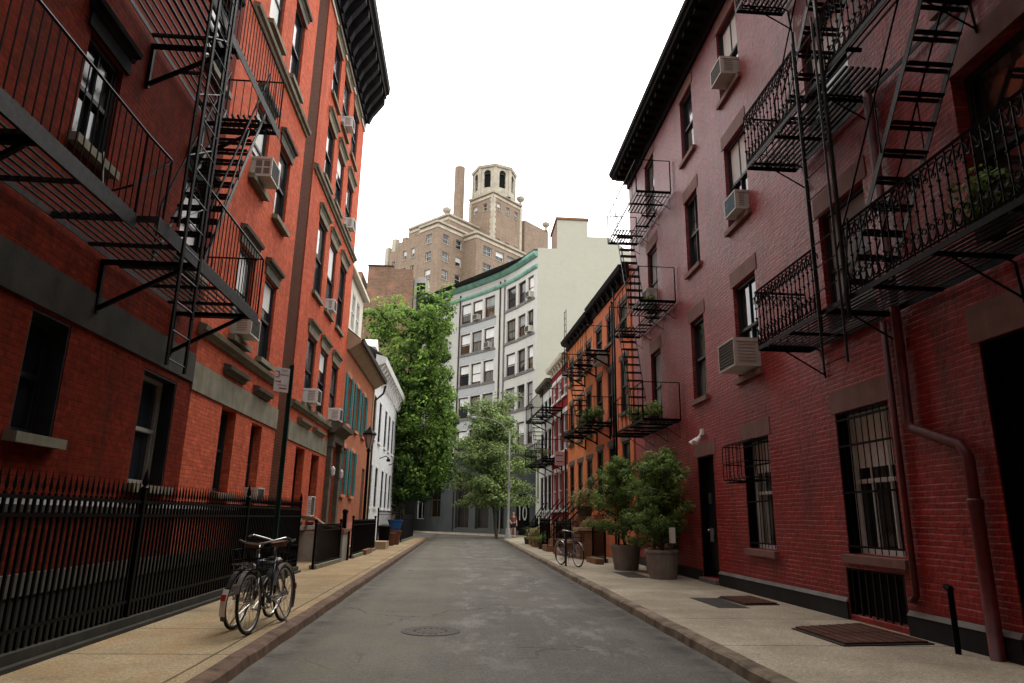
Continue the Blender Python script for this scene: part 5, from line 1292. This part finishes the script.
# lantern
t = thing('street_lantern', 'old style black street lantern with reddish glass at the corner of the white house', 'lamp', (-3.62, 27.0, .12)); b = Vector((-3.62, 27., .12))
m = MB(); m.lathe(b, [(.14, 0), (.14, .15), (.08, .5), (.06, .6), (.05, 3.7), (.09, 3.75), (.05, 3.85)], 10); m.build('post', 'iron', t)
m = MB(); m.lathe(b + Vector((0, 0, 3.86)), [(.09, 0), (.22, .5)], 6); m.build('lamp_glass', 'lampglass', t)
m = MB(); m.lathe(b + Vector((0, 0, 4.361)), [(.26, 0), (.27, .05), (.12, .2), (.05, .28), (.001, .36)], 6)
for k in range(6): a_ = k * math.pi / 3; m.tube([b + Vector((.09 * math.cos(a_), .09 * math.sin(a_), 3.86)), b + Vector((.22 * math.cos(a_), .22 * math.sin(a_), 4.36))], .012, 4)
m.build('lamp_cap', 'iron', t)
# tall street light
t = thing('street_light', 'pale grey street light with long arm before the number 10 doorway', 'lamp', (3.2, 46.8, .12)); b = Vector((3.2, 46.8, .12))
m = MB(); m.lathe(b, [(.24, 0), (.24, .1), (.17, .25), (.15, .62), (.08, .7), (.06, 4), (.045, 7.1)], 10); m.build('shaft', 'galv', t, smooth=True)
m = MB(); m.tube([b + Vector((0, 0, 6.9)), b + Vector((-.6, 0, 7.6)), b + Vector((-1.5, .1, 7.95)), b + Vector((-2.2, .1, 8.0))], [.04, .035, .03, .03], 6); m.build('arm', 'galv', t)
m = MB(); m.lathe(b + Vector((-2.5, .1, 7.92)), [(.05, -.1), (.2, -.04), (.22, .05), (.12, .14), (.001, .16)], 10); m.build('lamp_head', 'galv', t)
m = MB(); m.box(W, b.x + .08, b.x + .22, 3.4, 3.75, b.y - .08, b.y + .08); m.build('control_box', 'galv', t)
# manhole
M['cast'] = M_plain('worn cast iron', (.085, .074, .062), .7, .5, 9, bmp=.4)
t = thing('manhole_cover', 'round cast iron manhole cover set in the asphalt', 'manhole', (-.33, 9.62, 0))
m = MB(); m.lathe((-.33, 9.62, 0), [(.385, .001), (.385, .007), (.335, .007), (.335, .004)], 36); m.build('rim', 'cast', t)
m = MB(); m.lathe((-.33, 9.62, 0), [(.33, .002), (.33, .007), (.27, .007), (.265, .005), (.17, .005), (.165, .007), (.001, .007)], 36)
for k in range(16): a_ = k * math.pi / 8; c_ = Vector((-.33 + .21 * math.cos(a_), 9.62 + .21 * math.sin(a_), .004)); m.lathe(c_, [(.022, 0), (.018, .006), (.001, .006)], 6)
m.build('lid', 'cast', t)
q = MB(); q.box(W, 4.05, 4.6, .121, .126, 16.9, 18.6); tag(q.build('steel_plate', 'steel_dark', loc=(4.3, 17.7, .12)), 'dark steel access plate in the sidewalk between the planters', 'plate')

# ------------------------------------------------------------------ bicycles (built along +x, then turned)
def bicycle(loc, yaw, lean, label, paint, basket=True, fender='chrome', rear_basket=False, rack=False, steer=0.):
    t = thing('bicycle', label, 'bicycle', loc, rot=(lean, 0, yaw))
    R_ = .34; xr, xf = -.53, .53
    V = lambda x, y, z: Vector((x, y, z))
    for xc, nm in ((xr, 'rear'), (xf, 'front')):
        def ring(r, k=28): return [V(xc + r * math.cos(2 * math.pi * i / k), 0, R_ + r * math.sin(2 * math.pi * i / k)) for i in range(k)]
        m = MB(); m.tube(ring(R_ - .018), .018, 6, True); w = m.build('wheel', 'rubber', t, local=True, smooth=True)
        m = MB(); m.tube(ring(R_ - .042), .012, 5, True); m.build('rim', 'chrome', w, local=True)
        m = MB()
        for i in range(20):
            a = 2 * math.pi * i / 20; s = .025 * (1 if i % 2 else -1); m.tube([V(xc, s, R_), V(xc + (R_ - .05) * math.cos(a), 0, R_ + (R_ - .05) * math.sin(a))], .0022, 3)
        m.tube([V(xc, -.06, R_), V(xc, .06, R_)], .024, 7); m.build('spokes', 'chrome', w, local=True)
        m = MB(); aa = [math.radians(x) for x in (range(15, 196, 15) if nm == 'rear' else range(20, 171, 15))]
        if nm == 'rear': aa = [math.radians(x) for x in range(20, 216, 15)]
        pr = [V(xc + (R_ + .025) * math.cos(a), 0, R_ + (R_ + .025) * math.sin(a)) for a in aa]
        for p, q_ in zip(pr, pr[1:]): m.hex([a_ + V(0, y, 0) + o for y in (-.026, .026) for o in (V(0, 0, 0), V(0, 0, .006)) for a_ in (p, q_)])
        m.tube([V(xc, .05, R_), pr[len(pr) // 2 + (2 if nm == 'rear' else 0)]], .004, 4)
        m.build('fender', fender, t, local=True)
    bb = V(-.08, 0, .28); seat = V(-.22, 0, .80); head0, head1 = V(.36, 0, .62), V(.32, 0, .82)
    m = MB()
    for p, q_, r in ((bb, seat, .016), (bb, head0, .018), (seat.lerp(bb, .12), head1.lerp(head0, .2), .016), (head0 - V(-.01, 0, .04), head1 + V(-.01, 0, .04), .02)): m.tube([p, q_], r, 7)
    for s in (-.05, .05):
        m.tube([bb, V(xr, s, R_)], .010, 5); m.tube([seat.lerp(bb, .1), V(xr, s, R_)], .009, 5)
        m.tube([head0 + V(0, s * .6, -.03), V(.42, s, .5), V(xf, s, R_)], .011, 5)
    m.build('frame', paint, t, local=True, smooth=True)
    m = MB(); m.tube([seat, seat + V(-.03, 0, .14)], .012, 6); m.build('seat_post', 'chrome', t, local=True)
    m = MB(); c = seat + V(-.03, 0, .17)
    m.add([c + V(-.14, -.09, .02), c + V(-.14, .09, .02), c + V(-.02, .075, .01), c + V(.15, .02, 0), c + V(.15, -.02, 0), c + V(-.02, -.075, .01),
           c + V(-.13, -.08, -.05), c + V(-.13, .08, -.05), c + V(-.02, .06, -.05), c + V(.13, .015, -.035), c + V(.13, -.015, -.035), c + V(-.02, -.06, -.05)],
          [(0, 1, 2, 3, 4, 5)[::-1], (6, 7, 8, 9, 10, 11)] + [(i, (i + 1) % 6, 6 + (i + 1) % 6, 6 + i) for i in range(6)])
    m.build('saddle', 'leather', t, local=True)
    m = MB(); st = head1 + V(-.03, 0, .15); m.tube([head1, st], .013, 6)
    m.tube([st + V(-.2, -.29, .03), st + V(-.08, -.28, .06), st + V(.03, -.16, .03), st + V(.04, 0, 0), st + V(.03, .16, .03), st + V(-.08, .28, .06), st + V(-.2, .29, .03)], .011, 6)
    hb = m.build('handlebar', 'chrome', t, local=True, smooth=True)
    m = MB()
    for s in (-1, 1): m.tube([st + V(-.22, .29 * s, .03), st + V(-.11, .285 * s, .055)], .017, 6)
    m.build('grip', 'rubber', hb, local=True)
    m = MB()
    for a0 in (0, math.pi):
        e = bb + V(.16 * math.cos(a0 + .5), .07 if a0 == 0 else -.07, .16 * math.sin(a0 + .5)); m.tube([bb + V(0, .07 if a0 == 0 else -.07, 0), e], .009, 5)
        m.box(Fr((e.x, e.y), (1, 0), (0, 1)), -.045, .045, e.z - .01, e.z + .01, 0 if a0 == 0 else -.09, .09 if a0 == 0 else 0)
    m.tube([bb + V(.09 * math.cos(2 * math.pi * i / 16), .05, .09 * math.sin(2 * math.pi * i / 16)) for i in range(16)], .006, 4, True)
    m.tube([bb + V(0, .05, .09), V(xr, .05, R_ + .035)], .004, 3); m.tube([bb + V(0, .05, -.09), V(xr, .05, R_ - .035)], .004, 3)
    m.build('crank', 'chrome', t, local=True)
    m = MB(); m.tube([V(-.2, .05, .26), V(-.3, .14, .01)], .008, 4); m.build('kickstand', 'chrome', t, local=True)
    def wire(x0, x1, z0, z1, w, nm):
        m = MB(); k = 7
        for z in (z0, (z0 + z1) / 2, z1):
            m.tube([V(x0, -w, z), V(x1, -w, z), V(x1, w, z), V(x0, w, z)], .005, 4, True)
        for i in range(k + 1):
            s = i / k
            for y in (-w, w): m.tube([V(x0 + (x1 - x0) * s, y, z0), V(x0 + (x1 - x0) * s, y, z1)], .0035, 3)
            for x in (x0, x1): m.tube([V(x, -w + 2 * w * s, z0), V(x, -w + 2 * w * s, z1)], .0035, 3)
            m.tube([V(x0 + (x1 - x0) * s, -w, z0), V(x0 + (x1 - x0) * s, w, z0)], .0035, 3); m.tube([V(x0, -w + 2 * w * s, z0), V(x1, -w + 2 * w * s, z0)], .0035, 3)
        m.build(nm, 'iron', t, local=True)
    if basket: wire(.38, .66, .70, .93, .18, 'basket')
    if rear_basket: wire(-.75, -.4, .72, .98, .17, 'rear_basket')
    if rack:
        m = MB(); 
        for s in (-.06, 0, .06): m.tube([V(-.75, s, .74), V(-.3, s, .74)], .006, 4)
        for s in (-.06, .06): m.tube([V(-.7, s, .74), V(xr, s, R_)], .006, 4)
        m.build('rack', 'chrome', t, local=True)
    m = MB(); m.box(Fr((xr - R_ - .055, 0), (0, 1), (1, 0)), -.025, .025, .36, .43, -.008, .008); m.build('reflector', 'reflector', t, local=True)
    m = MB(); p = head0 + V(.1, 0, .1); m.tube([p - V(.04, 0, 0), p, p + V(.05, 0, 0)], [.02, .04, .045], 8); m.build('headlamp', 'chrome', t, local=True)
    return t
R2 = math.radians
b_ = bicycle((-2.27, 8.98, .125), R2(-97), R2(4), 'navy bicycle with front wire basket, parked in front of another bicycle on the left sidewalk', 'navy')
b_ = bicycle((-2.54, 9.33, .125), R2(82), R2(5), 'charcoal bicycle with white rear fender behind the navy one', 'grey_bike', rack=True, fender='grey_bike')
m = MB(); 
for a in range(158, 196, 9):
    r0, r1 = math.radians(a), math.radians(a + 10); m.hex([Vector((-.53 + (r) * math.cos(x), y, .34 + r * math.sin(x))) for y in (-.033, .033) for r in (.372, .378) for x in (r0, r1)])
m.build('fender_flap', 'white', b_, local=True)
b_ = bicycle((3.22, 20.6, .125), R2(-71), R2(3), 'violet bicycle with wire basket leaning on the green post on the right sidewalk', 'violet', basket=True, rack=True)

# ------------------------------------------------------------------ person
def skin_obj(name, verts, edges, radii, mat, parent, root=0, sub=2):
    me = bpy.data.meshes.new(name); me.from_pydata(verts, edges, []); ob = bpy.data.objects.new(name, me); COL.objects.link(ob)
    md = ob.modifiers.new('s', 'SKIN'); md.use_smooth_shade = True
    for i, v in enumerate(me.skin_vertices[0].data): r = radii[i]; v.radius = r if isinstance(r, tuple) else (r, r); v.use_root = (i == root)
    sb = ob.modifiers.new('b', 'SUBSURF'); sb.levels = sub; sb.render_levels = sub
    dg = bpy.context.evaluated_depsgraph_get(); me2 = bpy.data.meshes.new_from_object(ob.evaluated_get(dg)); bpy.data.objects.remove(ob)
    me2.materials.clear(); me2.materials.append(M[mat]); o = bpy.data.objects.new(name, me2); COL.objects.link(o); o.parent = parent; LOC[o] = LOC[parent]; return o
pt = thing('person', 'person in pink top and dark shorts walking by the street light at the far end', 'person', (3.75, 49.6, .12), rot=(0, 0, R2(8)))
V_ = [(0, 0, .95), (0, 0, 1.12), (0, 0, 1.33), (0, -.01, 1.47), (0, -.02, 1.56), (0, -.03, 1.66),      # pelvis..head
      (.10, 0, .90), (.11, -.10, .50), (.11, -.06, .09), (.11, -.2, .04), (-.10, 0, .90), (-.11, .06, .50), (-.11, .2, .12), (-.11, .1, .06),
      (.19, 0, 1.38), (.24, .05, 1.10), (.22, -.12, .90), (-.19, 0, 1.38), (-.24, -.04, 1.10), (-.20, -.22, .98),
      (.22, -.16, .84), (.215, -.2, .78), (-.195, -.28, .95), (-.19, -.33, .92), (0, -.045, 1.74)]
E_ = [(0, 1), (1, 2), (2, 3), (3, 4), (4, 5), (5, 24), (0, 6), (6, 7), (7, 8), (8, 9), (0, 10), (10, 11), (11, 12), (12, 13), (2, 14), (14, 15), (15, 16), (2, 17), (17, 18), (18, 19), (16, 20), (20, 21), (19, 22), (22, 23)]
Rr = [.14, .12, .14, .05, .075, .098, .085, .056, .04, .035, .085, .056, .04, .035, .05, .04, .03, .05, .04, .03, .035, .02, .035, .02, .07]
body = skin_obj('body', V_, E_, Rr, 'skin', pt)
skin_obj('shirt', [(0, 0, .98), (0, 0, 1.15), (0, 0, 1.34), (0, 0, 1.45), (.19, 0, 1.39), (.225, .03, 1.2), (-.19, 0, 1.39), (-.225, -.03, 1.2)], [(0, 1), (1, 2), (2, 3), (2, 4), (4, 5), (2, 6), (6, 7)], [.155, .138, .158, .07, .068, .06, .068, .06], 'cloth_pink', pt)
skin_obj('shorts', [(0, 0, .98), (.10, 0, .9), (.11, -.07, .62), (-.10, 0, .9), (-.11, .04, .62)], [(0, 1), (1, 2), (0, 3), (3, 4)], [.16, .105, .085, .105, .085], 'cloth_dark', pt)
skin_obj('hair', [(0, .03, 1.74), (0, .05, 1.66), (0, .05, 1.52)], [(0, 1), (1, 2)], [.098, .095, .05], 'hair', pt)
for x, y, z in ((.11, -.12, .04), (-.11, .14, .05)):
    m = MB(); m.ball((x, y, z), .05, 6, .8); m.ball((x, y - .1, z - .008), .045, 6, .7); m.build('shoe', 'shoe', pt, local=True, smooth=True)
m = MB(); m.ball((.04, -.135, 1.675), .012, 4); m.ball((-.04, -.135, 1.675), .012, 4); m.build('eyes', 'black', pt, local=True)
m = MB(); m.ball((0, -.15, 1.645), .016, 4, 1.4); m.build('nose', 'skin', pt, local=True)
m = MB(); m.box(Fr((0, -.135), (1, 0), (0, -1)), -.025, .025, 1.605, 1.613, 0, .006); m.build('mouth', 'sign_red', pt, local=True)

# ------------------------------------------------------------------ world, sun, camera
world = bpy.data.worlds.new('World'); scene.world = world; world.use_nodes = True
nt = world.node_tree; nt.nodes.clear()
out = nt.nodes.new('ShaderNodeOutputWorld')
sky = nt.nodes.new('ShaderNodeTexSky'); sky.sky_type = 'NISHITA'; sky.sun_disc = False
SUN_EL, SUN_AZ = math.radians(58), math.radians(25)
sky.sun_elevation = SUN_EL; sky.sun_rotation = SUN_AZ; sky.air_density = 1.; sky.dust_density = 4.
hs = nt.nodes.new('ShaderNodeHueSaturation'); hs.inputs['Saturation'].default_value = .12; L(nt, sky.outputs[0], hs.inputs['Color'])
bg = nt.nodes.new('ShaderNodeBackground'); bg.inputs['Strength'].default_value = .10; L(nt, hs.outputs[0], bg.inputs['Color'])
bg2 = nt.nodes.new('ShaderNodeBackground'); bg2.inputs['Color'].default_value = (1, .985, .955, 1); bg2.inputs['Strength'].default_value = 2.5
ad = nt.nodes.new('ShaderNodeAddShader'); L(nt, bg.outputs[0], ad.inputs[0]); L(nt, bg2.outputs[0], ad.inputs[1]); L(nt, ad.outputs[0], out.inputs['Surface'])
sl = bpy.data.lights.new('sun', 'SUN'); sl.energy = 1.3; sl.angle = math.radians(25); sl.color = (1, .96, .9)
so = bpy.data.objects.new('sun', sl); COL.objects.link(so)
dv = Vector((math.sin(SUN_AZ) * math.cos(SUN_EL), math.cos(SUN_AZ) * math.cos(SUN_EL), math.sin(SUN_EL)))
so.rotation_euler = dv.to_track_quat('Z', 'Y').to_euler(); so.location = dv * 60
cam = bpy.data.cameras.new('camera'); co = bpy.data.objects.new('camera', cam); COL.objects.link(co)
cam.sensor_width = 36; cam.lens = 683 / 1024 * 36; cam.clip_end = 3000; cam.clip_start = .05
co.matrix_world = Matrix(((.99714049, -.03519733, -.06687287, 0), (-.0735396, -.24819616, -.96591438, 0), (.01740002, .96807015, -.25007484, 1.45), (0, 0, 0, 1)))
scene.camera = co
scene.view_settings.view_transform = 'Standard'; scene.view_settings.look = 'None'; scene.view_settings.exposure = 0; scene.view_settings.gamma = 1
scene.render.engine = 'CYCLES'; scene.cycles.use_denoising = True; scene.cycles.max_bounces = 6
